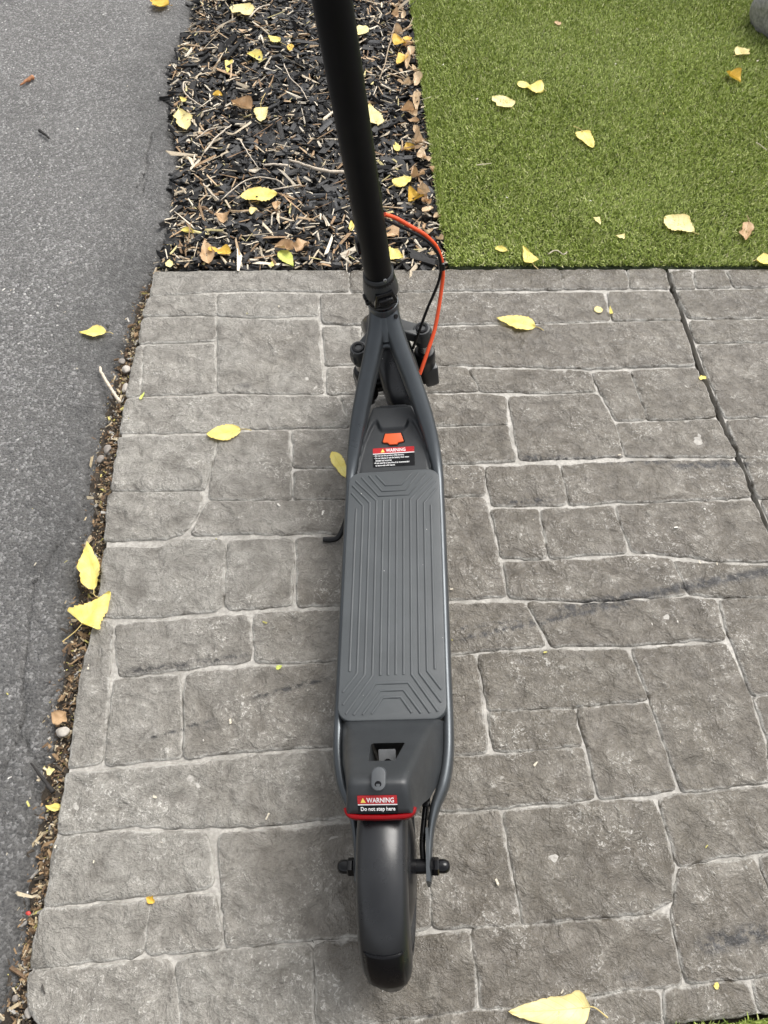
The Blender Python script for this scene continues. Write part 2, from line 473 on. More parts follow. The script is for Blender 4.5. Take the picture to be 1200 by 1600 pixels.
M = dict(
    stone=mat_stone(), joint=mat_joint(), asphalt=mat_asphalt(), soil=mat_soil(),
    chip=mat_tint('mulch_chip', 0.62, 0.45, 160, 0.5, 0.6), straw=mat_tint('straw', 0.75, 0.3, 220, 0.25, 0.3),
    blade=mat_tint('turf_fibre', 0.5, 0.4, 90, 0.15, 0), backing=mat_plain('turf_backing', (0.030, 0.042, 0.016), 0.9, bump=0.5, bscale=150),
    frame=mat_plain('frame_paint', (0.072, 0.080, 0.087), 0.33, 0.60, 0.06, 30, 0.05, 1200),
    plastic=mat_plain('matt_plastic', (0.023, 0.0255, 0.028), 0.42, 0, 0.10, 40, 0.12, 1500, specks=0.010),
    mat=mat_plain('rubber_mat', (0.050, 0.056, 0.060), 0.56, 0, 0.07, 12, 0.25, 1300, specks=0.022),
    guard=mat_plain('guard_plastic', (0.012, 0.0128, 0.0145), 0.30, 0, 0.10, 40, 0.12, 1500, specks=0.014),
    stem=mat_plain('stem_paint', (0.0060, 0.0060, 0.0065), 0.45, 0, 0.10, 30, 0.10, 1500, spec=0.14),
    black=mat_plain('black_metal', (0.006, 0.006, 0.007), 0.30, 0, 0.10, 30, 0.05, 900, spec=0.3),
    gloss=mat_plain('black_gloss', (0.004, 0.004, 0.005), 0.10, 0, 0.10, 30, 0.0, 900, spec=0.32),
    tyre=mat_plain('tyre_rubber', (0.017, 0.017, 0.018), 0.75, 0, 0.2, 60, 0.3, 500, specks=0.012),
    steel=mat_plain('steel', (0.42, 0.42, 0.42), 0.28, 1.0, 0.08, 60, 0.05, 900),
    hook=mat_plain('hook_metal', (0.17, 0.175, 0.18), 0.45, 0.2),
    dash=mat_plain('dash_print', (0.12, 0.13, 0.14), 0.5),
    latch=mat_plain('grey_metal', (0.046, 0.051, 0.056), 0.5, 0.0, 0.08, 60, 0.1, 900),
    orange=mat_plain('orange_rubber', (0.80, 0.115, 0.025), 0.48, 0, 0.06, 60, 0.1, 900),
    cable_orange=mat_plain('orange_cable', (0.78, 0.085, 0.020), 0.40, 0, 0.06, 60, 0.05, 900),
    red_label=mat_plain('red_print', (0.42, 0.012, 0.016), 0.28, 0, 0.05, 60, 0.03, 900),
    white_print=mat_plain('white_print', (0.80, 0.80, 0.80), 0.35, 0, 0.03, 60, 0),
    yellow_print=mat_plain('yellow_print', (0.85, 0.66, 0.12), 0.35, 0, 0.03, 60, 0),
    label_black=mat_plain('label_black', (0.004, 0.004, 0.005), 0.30, 0, 0.05, 60, 0.02, 900, spec=0.25),
    tail=mat_plain('red_lens', (0.19, 0.001, 0.003), 0.06, 0, 0.08, 60, 0.0, 900, spec=0.22),
    bark=mat_plain('twig_bark', (0.30, 0.235, 0.165), 0.85, 0, 0.35, 160, 0.6, 260),
    palebark=mat_plain('bleached_twig', (0.52, 0.45, 0.36), 0.8, 0, 0.25, 160, 0.5, 260),
    darkbark=mat_plain('dark_stick', (0.018, 0.016, 0.015), 0.8, 0, 0.3, 160, 0.6, 260),
    brownbark=mat_plain('brown_pod', (0.30, 0.13, 0.055), 0.7, 0, 0.4, 160, 0.6, 260),
    pebble=mat_plain('pebble', (0.20, 0.18, 0.16), 0.7, 0, 0.25, 120, 0.5, 220),
    palepebble=mat_plain('pale_pebble', (0.38, 0.35, 0.31), 0.7, 0, 0.2, 120, 0.5, 220),
    redberry=mat_plain('red_bead', (0.45, 0.04, 0.03), 0.5, 0, 0.2, 120, 0.2, 220),
    leaf_bright=mat_leaf('leaf_bright', (0.78, 0.64, 0.13), (0.86, 0.76, 0.27), (0.50, 0.27, 0.04)),
    leaf_pale=mat_leaf('leaf_pale', (0.78, 0.66, 0.26), (0.84, 0.75, 0.40), (0.50, 0.34, 0.10)),
    leaf_orange=mat_leaf('leaf_orange', (0.66, 0.40, 0.045), (0.76, 0.53, 0.09), (0.28, 0.12, 0.03)),
    leaf_tan=mat_leaf('leaf_tan', (0.42, 0.26, 0.13), (0.62, 0.43, 0.25), (0.17, 0.085, 0.04)),
    leaf_straw=mat_leaf('leaf_straw', (0.52, 0.36, 0.21), (0.72, 0.57, 0.38), (0.25, 0.14, 0.07)),
    leaf_green=mat_leaf('leaf_green', (0.50, 0.60, 0.11), (0.70, 0.72, 0.20), (0.40, 0.36, 0.06)),
    boulder=mat_plain('boulder_stone', (0.27, 0.262, 0.265), 0.8, 0, 0.35, 90, 0.8, 130),
)

# ================================================================== THE GROUND
# asphalt margin (right hand edge of the road), from the far end to the near end
ROAD_EDGE_PX = [(318, -140), (312, -40), (309, 0), (305, 40), (284, 70), (270, 110), (272, 160), (276, 200), (284, 240), (280, 290), (274, 330), (268, 380),
                (255, 410), (222, 440), (205, 480), (190, 530), (172, 590), (160, 650), (150, 700), (143, 760), (135, 820), (124, 880), (110, 950), (98, 1010),
                (84, 1080), (75, 1150), (66, 1230), (52, 1310), (38, 1390), (24, 1480), (8, 1560), (-8, 1640), (-40, 1760)]
road_edge = [G(u + (9 if v > 430 else 0), v, -0.012) for u, v in ROAD_EDGE_PX]
road_edge = sorted(road_edge, key=lambda p: p[1])
re_y = np.array([p[1] for p in road_edge]); re_x = np.array([p[0] for p in road_edge])
SLAB_LEFT_PX = [(242, 421), (236, 450), (231, 475), (217, 531), (199, 610), (187, 677), (172, 767), (163, 846), (157, 890), (143, 978), (128, 1048), (108, 1180),
                (95, 1250), (66, 1405), (46, 1515), (41, 1572), (60, 1600), (74, 1612)]
slab_left = sorted([G(u, v) for u, v in SLAB_LEFT_PX], key=lambda p: p[1])

def build_ground():
    me = mesh_from([(-90, -90, -0.16), (90, -90, -0.16), (90, 90, -0.16), (-90, 90, -0.16)], [(0, 1, 2, 3)], False)
    tag(link('ground', me, M['soil']), kind='structure')
    # soil under the mulch bed and in the gap along the paving
    xs = np.arange(-1.35, 1.0, 0.012); ys = np.arange(-0.6, 4.6, 0.012)
    X, Y = np.meshgrid(xs, ys)
    Z = -0.034 + 0.012 * (fbm(X * 20, Y * 20, 4, 3) - .5)
    Z = np.where(Y > 1.72, Z - 0.012, Z)
    V = np.stack([X.ravel(), Y.ravel(), Z.ravel()], 1)
    nx = len(xs); i = np.arange((len(ys) - 1) * nx).reshape(-1, nx)[:, :-1].ravel()
    F = np.stack([i, i + 1, i + nx + 1, i + nx], 1)
    tag(link('soil', mesh_np(V, F), M['soil']), kind='structure')

CRACKS_PX = [[(205, 470), (185, 495), (165, 508), (160, 520)], [(130, 770), (122, 815), (90, 850), (62, 890), (48, 925), (42, 970), (40, 1010), (30, 1060), (34, 1120), (10, 1190), (-10, 1230)],
             [(70, 1205), (52, 1190), (35, 1150)], [(150, 715), (138, 760), (128, 800)], [(236, 205), (228, 240), (222, 300)], [(232, 255), (210, 296)]]

def build_road():
    ys = np.concatenate([np.arange(-0.9, -0.05, 0.02), np.arange(-0.05, 3.5, 0.0052), np.arange(3.5, 6.5, 0.03)])
    s = np.concatenate([[-0.045, -0.030, -0.018, -0.010, -0.004], np.arange(0, 0.95, 0.0052), 0.95 + np.cumsum(np.full(30, 0.02) * 1.13 ** np.arange(30))])
    ex = np.interp(ys, re_y, re_x)
    ex = ex + 0.006 + 0.040 * (fbm(ys * 9, ys * 0 + 3, 4, 5) - .5) + 0.012 * (fbm(ys * 45, ys * 0 + 8, 3, 6) - .5)
    X = ex[:, None] - s[None, :]
    Y = np.repeat(ys[:, None], len(s), 1)
    S = np.repeat(s[None, :], len(ys), 0)
    base = -0.012 + 0.006 * (fbm(X * 2, Y * 2, 3, 2) - .5)
    rel = 0.0016 * (fbm(X * 130, Y * 130, 2, 8) - .5) * 2 + 0.003 * (fbm(X * 22, Y * 22, 3, 9) - .5)
    rough_edge = np.exp(-np.maximum(S, 0) / 0.10)
    rel = rel * (1 + 1.6 * rough_edge) - rough_edge * 0.010 * fbm(X * 26, Y * 26, 4, 12)
    crack = np.zeros_like(X)
    for c in CRACKS_PX:
        P = [G(u, v, -0.012) for u, v in c]
        d = seg_dist(X + 0.012 * (fbm(X * 40, Y * 40, 3, 31) - .5), Y + 0.012 * (fbm(X * 40 + 7, Y * 40, 3, 33) - .5), P, False)
        crack = np.maximum(crack, np.exp(-(d / 0.0030) ** 2))
    roll = -0.045 * (1 - sstep(-0.035, 0.055, S))
    Z = base + rel + roll - 0.009 * crack
    V = np.stack([X.ravel(), Y.ravel(), Z.ravel()], 1)
    n = len(s); i = np.arange((len(ys) - 1) * n).reshape(-1, n)[:, :-1].ravel()
    F = np.stack([i + 1, i, i + n, i + n + 1], 1)
    me = mesh_np(V, F)
    wid = 0.13 + 0.22 * fbm(Y * 1.8, Y * 0 + 2, 3, 41)
    tar = np.clip(1 - (S / wid), 0, 1) * np.clip(1.5 * fbm(X * 10, Y * 10, 4, 44), 0, 1)
    C = np.stack([np.clip(tar, 0, 1).ravel()] * 3, 1)
    point_colour(me, C)
    tag(link('road', me, M['asphalt']), kind='structure')

# ------------------------------------------------------------------ stamped paving: outline of every stone
STONES = [
 # first rows by the mulch and turf
 [(242, 424), (544, 422), (544, 454), (412, 451), (337, 453), (235, 460)],
 [(549, 422), (872, 421), (879, 450), (700, 452), (549, 455)],
 [(876, 421), (978, 421), (983, 449), (882, 450)],
 [(982, 421), (1037, 420), (1046, 449), (986, 449)],
 [(235, 463), (337, 459), (337, 490), (223, 491)],
 [(341, 459), (412, 457), (495, 459), (497, 491), (412, 494), (341, 491)],
 [(502, 461), (700, 458), (944, 456), (953, 499), (834, 502), (690, 505), (566, 505), (505, 503)],
 [(950, 456), (1048, 455), (1063, 497), (958, 499)],
 [(222, 496), (336, 495), (336, 531), (228, 534), (216, 536)],
 [(226, 540), (336, 537), (336, 612), (221, 616)], [(214, 541), (222, 541), (216, 616), (198, 618)],
 [(341, 497), (412, 500), (496, 499), (505, 613), (341, 611)],
 [(504, 510), (563, 512), (564, 568), (509, 569)],
 [(568, 512), (640, 512), (640, 568), (568, 569)],
 [(644, 511), (834, 508), (953, 504), (1064, 502), (1086, 569), (983, 571), (922, 574), (737, 569), (644, 568)],
 [(511, 574), (612, 574), (612, 612), (513, 613)],
 [(617, 574), (728, 573), (746, 609), (617, 613)],
 [(735, 576), (830, 578), (920, 581), (931, 609), (834, 612), (752, 609)],
 [(926, 581), (982, 579), (1008, 653), (963, 655)],
 [(988, 578), (1088, 575), (1119, 649), (1014, 654)],
 [(197, 622), (337, 619), (360, 618), (527, 619), (543, 664), (450, 667), (394, 666), (319, 673), (187, 675)],
 [(533, 619), (612, 618), (612, 664), (548, 665)],
 [(617, 618), (750, 616), (789, 618), (791, 660), (690, 663), (617, 664)],
 [(617, 669), (690, 669), (793, 665), (805, 719), (690, 722), (617, 723)],
 [(796, 618), (834, 619), (934, 615), (959, 661), (973, 711), (813, 717)],
 [(964, 661), (1012, 660), (1122, 655), (1149, 711), (979, 711)],
 # below the line by the front of the deck
 [(186, 682), (319, 680), (338, 680), (336, 700), (318, 763), (173, 765)],
 [(344, 679), (394, 674), (451, 673), (454, 778), (326, 778), (330, 750)],
 [(458, 673), (612, 671), (612, 727), (460, 729)],
 [(461, 735), (612, 732), (612, 775), (460, 778)],
 [(171, 770), (314, 769), (311, 794), (287, 832), (258, 840), (164, 844)],
 [(324, 784), (457, 784), (612, 780), (612, 829), (452, 831), (360, 832), (300, 833)],
 [(617, 728), (690, 728), (754, 729), (755, 772), (690, 774), (617, 775)],
 [(760, 729), (873, 727), (885, 787), (768, 788)],
 [(879, 726), (975, 721), (1151, 719), (1174, 775), (962, 783), (891, 787)],
 [(617, 780), (690, 779), (755, 777), (761, 796), (780, 875), (790, 930), (690, 935), (617, 937)],
 [(768, 795), (840, 796), (853, 870), (786, 871)],
 [(846, 796), (959, 791), (980, 861), (860, 870)],
 [(966, 790), (1176, 782), (1195, 826), (1217, 876), (1115, 873), (1043, 864), (987, 861)],
 [(789, 879), (945, 874), (983, 868), (1043, 872), (1049, 876), (1072, 927), (987, 932), (915, 937), (851, 933), (798, 931)],
 [(1056, 877), (1115, 880), (1222, 885), (1244, 930), (1119, 930), (1079, 927)],
 # around the deck, left
 [(164, 855), (240, 857), (292, 843), (342, 842), (350, 855), (345, 946), (336, 952), (240, 962), (152, 962)],
 [(357, 845), (452, 841), (457, 850), (454, 943), (360, 950), (353, 943)],
 [(464, 840), (612, 834), (612, 942), (467, 945)],
 [(150, 968), (172, 973), (167, 1080), (157, 1190), (107, 1198), (127, 1052)],
 [(181, 975), (240, 972), (304, 967), (388, 961), (391, 1030), (280, 1042), (185, 1055)],
 [(398, 958), (612, 951), (612, 1026), (398, 1034)],
 [(180, 1063), (280, 1054), (284, 1182), (167, 1193), (174, 1110)],
 [(290, 1053), (396, 1044), (612, 1034), (612, 1158), (412, 1169), (290, 1182)],
 [(104, 1210), (168, 1205), (240, 1200), (288, 1194), (412, 1180), (612, 1166), (612, 1266), (430, 1286), (325, 1289), (190, 1289), (92, 1299)],
 # around the deck, right
 [(617, 943), (703, 944), (819, 942), (852, 1007), (796, 1011), (703, 1019), (617, 1022)],
 [(828, 942), (915, 945), (987, 939), (1072, 934), (1119, 937), (1131, 996), (979, 1006), (862, 1008)],
 [(1127, 937), (1246, 934), (1290, 1075), (1176, 1084), (1160, 1041), (1136, 978)],
 [(1180, 1090), (1294, 1078), (1340, 1215), (1206, 1221), (1203, 1150)],
 [(617, 1027), (703, 1025), (740, 1023), (753, 1107), (763, 1174), (703, 1179), (617, 1183)],
 [(749, 1022), (796, 1020), (860, 1016), (979, 1015), (1011, 1091), (898, 1102), (764, 1109)],
 [(763, 1115), (896, 1109), (908, 1164), (771, 1174)],
 [(905, 1108), (1014, 1098), (1057, 1234), (937, 1246)],
 [(989, 1014), (1136, 1004), (1172, 1090), (1196, 1165), (1200, 1222), (1066, 1234)],
 [(617, 1189), (703, 1185), (766, 1181), (910, 1170), (930, 1246), (792, 1258), (617, 1272)],
 # near rows, left
 [(89, 1311), (190, 1301), (320, 1303), (329, 1318), (330, 1381), (240, 1396), (150, 1404), (69, 1413)],
 [(65, 1423), (225, 1411), (230, 1417), (222, 1491), (150, 1498), (48, 1509)],
 [(238, 1408), (334, 1397), (343, 1478), (229, 1489)],
 [(341, 1305), (430, 1299), (545, 1287), (612, 1279), (612, 1455), (490, 1466), (356, 1477)],
 [(45, 1521), (250, 1501), (266, 1501), (280, 1617), (78, 1611), (62, 1597), (43, 1571)],
 [(274, 1500), (350, 1488), (484, 1477), (490, 1624), (288, 1618)],
 [(492, 1476), (612, 1468), (732, 1456), (745, 1577), (612, 1592), (498, 1602)],
 # near rows, right
 [(617, 1278), (660, 1276), (673, 1446), (617, 1452)],
 [(665, 1275), (779, 1268), (811, 1442), (680, 1446)],
 [(789, 1267), (936, 1255), (1021, 1250), (1038, 1300), (1053, 1352), (1048, 1405), (1008, 1424), (819, 1441)],
 [(1031, 1250), (1064, 1243), (1212, 1230), (1250, 1318), (1062, 1349)],
 [(1061, 1358), (1179, 1340), (1198, 1388), (1240, 1518), (1073, 1536), (1050, 1430), (1058, 1405)],
 [(1187, 1339), (1256, 1326), (1306, 1510), (1246, 1517), (1205, 1390)],
 [(739, 1453), (815, 1449), (1010, 1433), (1043, 1428), (1066, 1536), (985, 1543), (900, 1556), (754, 1576)],
 [(498, 1607), (612, 1598), (750, 1583), (900, 1564), (985, 1553), (1030, 1549), (1036, 1598), (750, 1622), (600, 1630), (498, 1627)],
 [(1038, 1548), (1170, 1535), (1182, 1582), (1042, 1597)],
 [(1178, 1534), (1310, 1518), (1340, 1566), (1190, 1581)],
]
STONES_B = [   # beyond the contraction joint
 [(1048, 423), (1079, 423), (1085, 449), (1058, 449)], [(1085, 423), (1130, 422), (1143, 447), (1090, 449)], [(1137, 422), (1260, 420), (1275, 444), (1149, 447)],
 [(1060, 455), (1250, 450), (1264, 493), (1076, 496)], [(1078, 501), (1266, 498), (1280, 531), (1089, 534)],
 [(1091, 539), (1282, 536), (1318, 647), (1134, 651)], [(1136, 656), (1322, 652), (1346, 711), (1161, 713)],
 [(1164, 717), (1350, 716), (1374, 774), (1187, 776)], [(1190, 781), (1378, 779), (1410, 855), (1222, 862)], [(1226, 867), (1414, 860), (1450, 930), (1256, 931)],
]

def stone_mesh(px, seed, wall=0.022):
    P = [np.array(G(u, v)) for u, v in px]
    # orientation counter clockwise
    if sum(P[i][0] * P[(i + 1) % len(P)][1] - P[(i + 1) % len(P)][0] * P[i][1] for i in range(len(P))) < 0: P = P[::-1]
    n = len(P); ring = []
    for i in range(n):                       # round the corners
        a, b, c = P[i - 1], P[i], P[(i + 1) % n]
        la, lc = np.linalg.norm(a - b), np.linalg.norm(c - b)
        r = min(0.0075, la * .35, lc * .35)
        p0, p2 = b + (a - b) / la * r, b + (c - b) / lc * r
        for t in (0, .5, 1): ring.append((1 - t) ** 2 * p0 + 2 * t * (1 - t) * b + t * t * p2)
    out = []
    for i in range(len(ring)):
        a, b = ring[i], ring[(i + 1) % len(ring)]
        L = np.linalg.norm(b - a); m = max(1, int(L / 0.009))
        for k in range(m): out.append(a + (b - a) * k / m)
    ring = np.array(out)
    tn = np.roll(ring, -1, 0) - np.roll(ring, 1, 0); tn /= np.linalg.norm(tn, axis=1)[:, None] + 1e-9
    nrm = np.stack([tn[:, 1], -tn[:, 0]], 1)
    wob = 0.007 * (fbm(ring[:, 0] * 22, ring[:, 1] * 22, 3, seed) - .5) + 0.006 * (fbm(ring[:, 0] * 80, ring[:, 1] * 80, 2, seed + 3) - .5) + 0.0041
    ring = ring + nrm * wob[:, None]
    x0, y0 = ring.min(0); x1, y1 = ring.max(0)
    gx, gy = np.meshgrid(np.arange(x0, x1, 0.0085), np.arange(y0, y1, 0.0085))
    gx = gx.ravel() + rng.uniform(-.002, .002, gx.size); gy = gy.ravel() + rng.uniform(-.002, .002, gy.size)
    ok = inside(gx, gy, ring); gx, gy = gx[ok], gy[ok]
    d = seg_dist(gx, gy, ring); ok = d > 0.0075; gx, gy = gx[ok], gy[ok]
    ins = []
    for off in (0.0022, 0.0052):
        q = ring - nrm * off
        dd = seg_dist(q[:, 0], q[:, 1], ring)
        q = q[(dd > off * .85) & inside(q[:, 0], q[:, 1], ring)]
        ins.append(q)
    pts = np.concatenate([ring] + ins + [np.stack([gx, gy], 1)])
    nr = len(ring)
    vv, ee, ff, ov, _, _ = delaunay_2d_cdt([Vector(p) for p in pts], [(i, (i + 1) % nr) for i in range(nr)], [], 1, 1e-6)
    W = np.array([tuple(v) for v in vv])
    dist = seg_dist(W[:, 0], W[:, 1], ring)
    rs = np.random.default_rng(seed)
    tx, ty = rs.uniform(-.008, .008, 2)
    X, Y = W[:, 0], W[:, 1]
    rough = rs.uniform(0.6, 1.35)
    warp = fbm(X * 7 + seed, Y * 7, 3, 51)
    ridg = 1 - np.abs(2 * fbm(X * 16 + warp * 2.5, Y * 16 + warp * 2, 4, 52 + seed % 3) - 1)
    rel = rough * (0.0075 * (fbm(X * 11, Y * 11, 4, 60) - .5) + 0.0065 * (ridg - .75) + 0.0034 * (fbm(X * 60, Y * 60, 3, 70) - .5) * 2)
    lowedge = rs.uniform(0.012, 0.024)
    round_ = -0.0045 * (1 - sstep(0, 0.0034, dist))
    Z = round_ + rel * sstep(0.0, 0.02, dist) + (X - X.mean()) * tx + (Y - Y.mean()) * ty
    V = [(x, y, z) for x, y, z in zip(X, Y, Z)]
    F = [tuple(f) for f in ff]
    mp = {}
    for i, o in enumerate(ov):
        for j in o:
            if j < nr: mp[j] = i
    loop = [mp[j] for j in range(nr) if j in mp]
    b0 = len(V)
    V += [(X[i], Y[i], -wall) for i in loop]
    m = len(loop)
    for k in range(m): F.append((loop[k], b0 + k, b0 + (k + 1) % m, loop[(k + 1) % m]))
    me = mesh_from(V, F, True)
    edge = np.concatenate([1 - sstep(0.0012, 0.0042, dist), np.ones(m)])
    point_colour(me, np.stack([edge] * 3, 1))
    # make every top face look upwards
    bm = bmesh.new(); bm.from_mesh(me); bmesh.ops.recalc_face_normals(bm, faces=bm.faces[:]); 
    up = sum(f.normal.z for f in bm.faces)
    if up < 0: bmesh.ops.reverse_faces(bm, faces=bm.faces[:])
    bm.to_mesh(me); bm.free()
    return me

JV = [418, 452, 500, 570, 650, 716, 777, 832, 880, 932]
JOINT_L = list(zip([1039, 1049, 1066, 1089, 1122, 1152, 1177, 1200, 1222, 1246], JV))
JOINT_R = list(zip([1043, 1055, 1072, 1096, 1129, 1158, 1183, 1206, 1228, 1252], JV))
def build_paving():
    near = [(78, 1612), (498, 1628), (750, 1622), (1036, 1600), (1190, 1583), (1340, 1568)]
    left = [(u + 3, v + (3 if v < 430 else 0)) for u, v in SLAB_LEFT_PX][:-1]
    outA = [(u, v) for u, v in left] + near + [(1330, 1215), (1290, 1075), (1252, 932)] + [(u - 2, v) for u, v in JOINT_L[::-1]]
    outA = [G(u, v) for u, v in outA]; outA[-1] = (outA[-1][0], outA[0][1])
    base_top = -0.0052
    tex = prism_mesh(outA[::-1], -0.12, base_top)
    a = tag(link('patio', tex, M['joint']), kind='structure')
    outB = [G(u + 2, v) for u, v in JOINT_R] + [G(1452, 930), G(1270, 420)]
    b = tag(link('patio', prism_mesh(outB, -0.12, base_top), M['joint']), kind='structure')
    # floor of the contraction joint
    outC = [G(u - 4, v) for u, v in JOINT_L] + [G(u + 4, v) for u, v in JOINT_R[::-1]]
    tag(link('contraction_joint', prism_mesh(outC, -0.12, -0.024), M['soil']), kind='structure')
    n = 0
    for grp, par in ((STONES, a), (STONES_B, b)):
        for px in grp:
            n += 1
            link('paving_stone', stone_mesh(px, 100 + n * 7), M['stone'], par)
    # the paving goes on to the right of the picture
    rs = random.Random(3)
    y = 0.06; 
    while y < 1.66:
        h = rs.uniform(.10, .17)
        xs = max(G(1345, 1500)[0], 0.78) + 0.10 if y < .5 else None
        u0 = 1345 if y < .35 else 1460
        # first column x at this row
        depth = (y + h) * math.cos(CAM_PITCH) + CAM_H * math.sin(CAM_PITCH)
        x = (u0 - 600) / 1200 * depth + 0.02
        x_first = x
        while x < 2.3:
            w = rs.uniform(.18, .36)
            n += 1
            P = [(x, y), (x + w, y), (x + w, y + h - .008), (x, y + h - .008)]
            me = rect_stone(P, n)
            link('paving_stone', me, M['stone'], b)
            x += w + .008
        me = prism_mesh([(x_first - 0.02, y - .004), (x, y - .004), (x, y + h - .004), (x_first - 0.02, y + h - .004)], -.12, base_top - 0.0005)
        link('stone_bed', me, M['joint'], b)
        y += h

def rect_stone(P, seed):
    v0 = [(x, y, -0.02) for x, y in P]
    q = 0.006
    (ax, ay), (bx, by), (cx, cy), (dx, dy) = P
    v1 = [(x, y, -0.006) for x, y in P]
    v2 = [(ax + q, ay + q, 0), (bx - q, by + q, 0), (cx - q, cy - q, 0), (dx + q, dy - q, 0)]
    F = [(8, 9, 10, 11)]
    for i in range(4):
        j = (i + 1) % 4
        F += [(i, j, 4 + j, 4 + i), (4 + i, 4 + j, 8 + j, 8 + i)]
    return mesh_from(v0 + v1 + v2, F, True, 40)

# ------------------------------------------------------------------ turf
turf_edge_far = [G(700, 416, 0.0), G(640, 0, 0.0)]
def turf_left(y):
    (x0, y0), (x1, y1) = turf_edge_far
    return x0 + (y - y0) * (x1 - x0) / (y1 - y0)

def blades(px, py, h, seed, z0=-0.002):
    n = len(px); r = np.random.default_rng(seed)
    # patches lean the same way, as brushed pile does
    az = fbm(px * 4, py * 4, 2, 81) * 3.0 - 2.6 + r.normal(0, 1.5, n)
    lean = np.clip(r.normal(0.72, 0.30, n), 0.1, 1.35)
    L = h * r.uniform(0.75, 1.25, n)
    w = r.uniform(0.0010, 0.0017, n)
    dx, dy = np.cos(az), np.sin(az); sx, sy = -dy, dx
    l1 = L * .5
    a1 = lean * .55; a2 = lean * 1.25
    mx = px + dx * np.sin(a1) * l1; my = py + dy * np.sin(a1) * l1; mz = z0 + np.cos(a1) * l1
    tx = mx + dx * np.sin(a2) * l1; ty = my + dy * np.sin(a2) * l1; tz = mz + np.cos(a2) * l1
    V = np.empty((n, 5, 3), np.float32)
    V[:, 0] = np.stack([px - sx * w, py - sy * w, np.full(n, z0)], 1); V[:, 1] = np.stack([px + sx * w, py + sy * w, np.full(n, z0)], 1)
    V[:, 2] = np.stack([mx + sx * w * .9, my + sy * w * .9, mz], 1); V[:, 3] = np.stack([mx - sx * w * .9, my - sy * w * .9, mz], 1)
    V[:, 4] = np.stack([tx, ty, tz], 1)
    b = np.arange(n)[:, None] * 5
    F = np.concatenate([b + np.array([[0, 1, 2]]), b + np.array([[0, 2, 3]]), b + np.array([[3, 2, 4]])])
    pal = np.array([(0.235, 0.305, 0.052), (0.315, 0.395, 0.085), (0.425, 0.485, 0.155), (0.120, 0.170, 0.030), (0.510, 0.550, 0.215), (0.62, 0.60, 0.34)])
    pick = r.choice(len(pal), n, p=[.25, .28, .21, .12, .10, .04])
    C = pal[pick] * (0.90 + 0.20 * fbm(px * 3, py * 3, 3, 85))[:, None] * r.uniform(.85, 1.15, (n, 1))
    return V.reshape(-1, 3), F, np.repeat(C, 5, 0)

def build_turf():
    V = [(turf_left(1.708) + .004, 1.708, -.004), (3.2, 1.708, -.004), (3.2, 6.5, -.004), (turf_left(6.5) + .004, 6.5, -.004)]
    V += [(x, y, -.10) for x, y, z in V]
    base = mesh_from(V, [(0, 1, 2, 3), (0, 4, 5, 1), (3, 7, 4, 0)], False)
    tag(link('turf', base, M['backing']), kind='structure')
    # pile
    def scatter(n, y0, y1, x1, seed, bias=0.0):
        r = np.random.default_rng(seed)
        y = r.uniform(y0, y1, n)
        x0 = turf_left(y); x = x0 + (x1 - x0) * r.uniform(0, 1, n)
        return x, y
    x1, y1 = scatter(300000, 1.712, 3.40, 1.62, 1)
    x2, y2 = scatter(16000, 1.712, 3.40, turf_left(2.5) + 0.03, 2)
    keep = (x2 >= turf_left(y2)) & (x2 < turf_left(y2) + .02)
    V1, F1, C1 = blades(np.concatenate([x1, x2[keep]]), np.concatenate([y1, y2[keep]]), 0.016, 3)
    me = mesh_np(V1, F1); point_colour(me, C1)
    tag(link('turf_pile', me, M['blade']), 'green artificial turf pile beyond the paving', 'grass', kind='stuff')
    x3, y3 = scatter(50000, 1.712, 4.3, 2.6, 5)
    out = (x3 > 1.62) | (y3 > 3.40)
    # near strip beyond the near edge of the paving
    r = np.random.default_rng(9)
    x4 = r.uniform(.27, 1.3, 36000); yl = np.interp(x4, [-.5, 0, .40, .56, .70, 1.3], [-.012, -.032, .000, .016, .028, .08])
    y4 = yl - 0.004 - r.uniform(0, 1, 36000) ** 1.5 * 0.42
    near = mesh_from([(.25, -.9, -.012), (1.6, -.9, -.012), (1.6, .10, -.012), (.70, .024, -.012), (.4, -.004, -.012), (.25, -.016, -.012)], [tuple(range(6))], False)
    tag(link('turf', near, M['backing']), kind='structure')
    Va, Fa, Ca = blades(x3[out], y3[out], 0.016, 6)
    Vb, Fb, Cb = blades(x4, y4, 0.018, 7, -.010)
    me = mesh_np(np.concatenate([Va, Vb]), np.concatenate([Fa, Fb + len(Va)])); point_colour(me, np.concatenate([Ca, Cb]))
    tag(link('turf_pile', me, M['blade']), 'strip of green turf at the near right corner', 'grass', kind='stuff')

# ------------------------------------------------------------------ mulch and litter
def road_right(y): return np.interp(y, re_y, re_x)

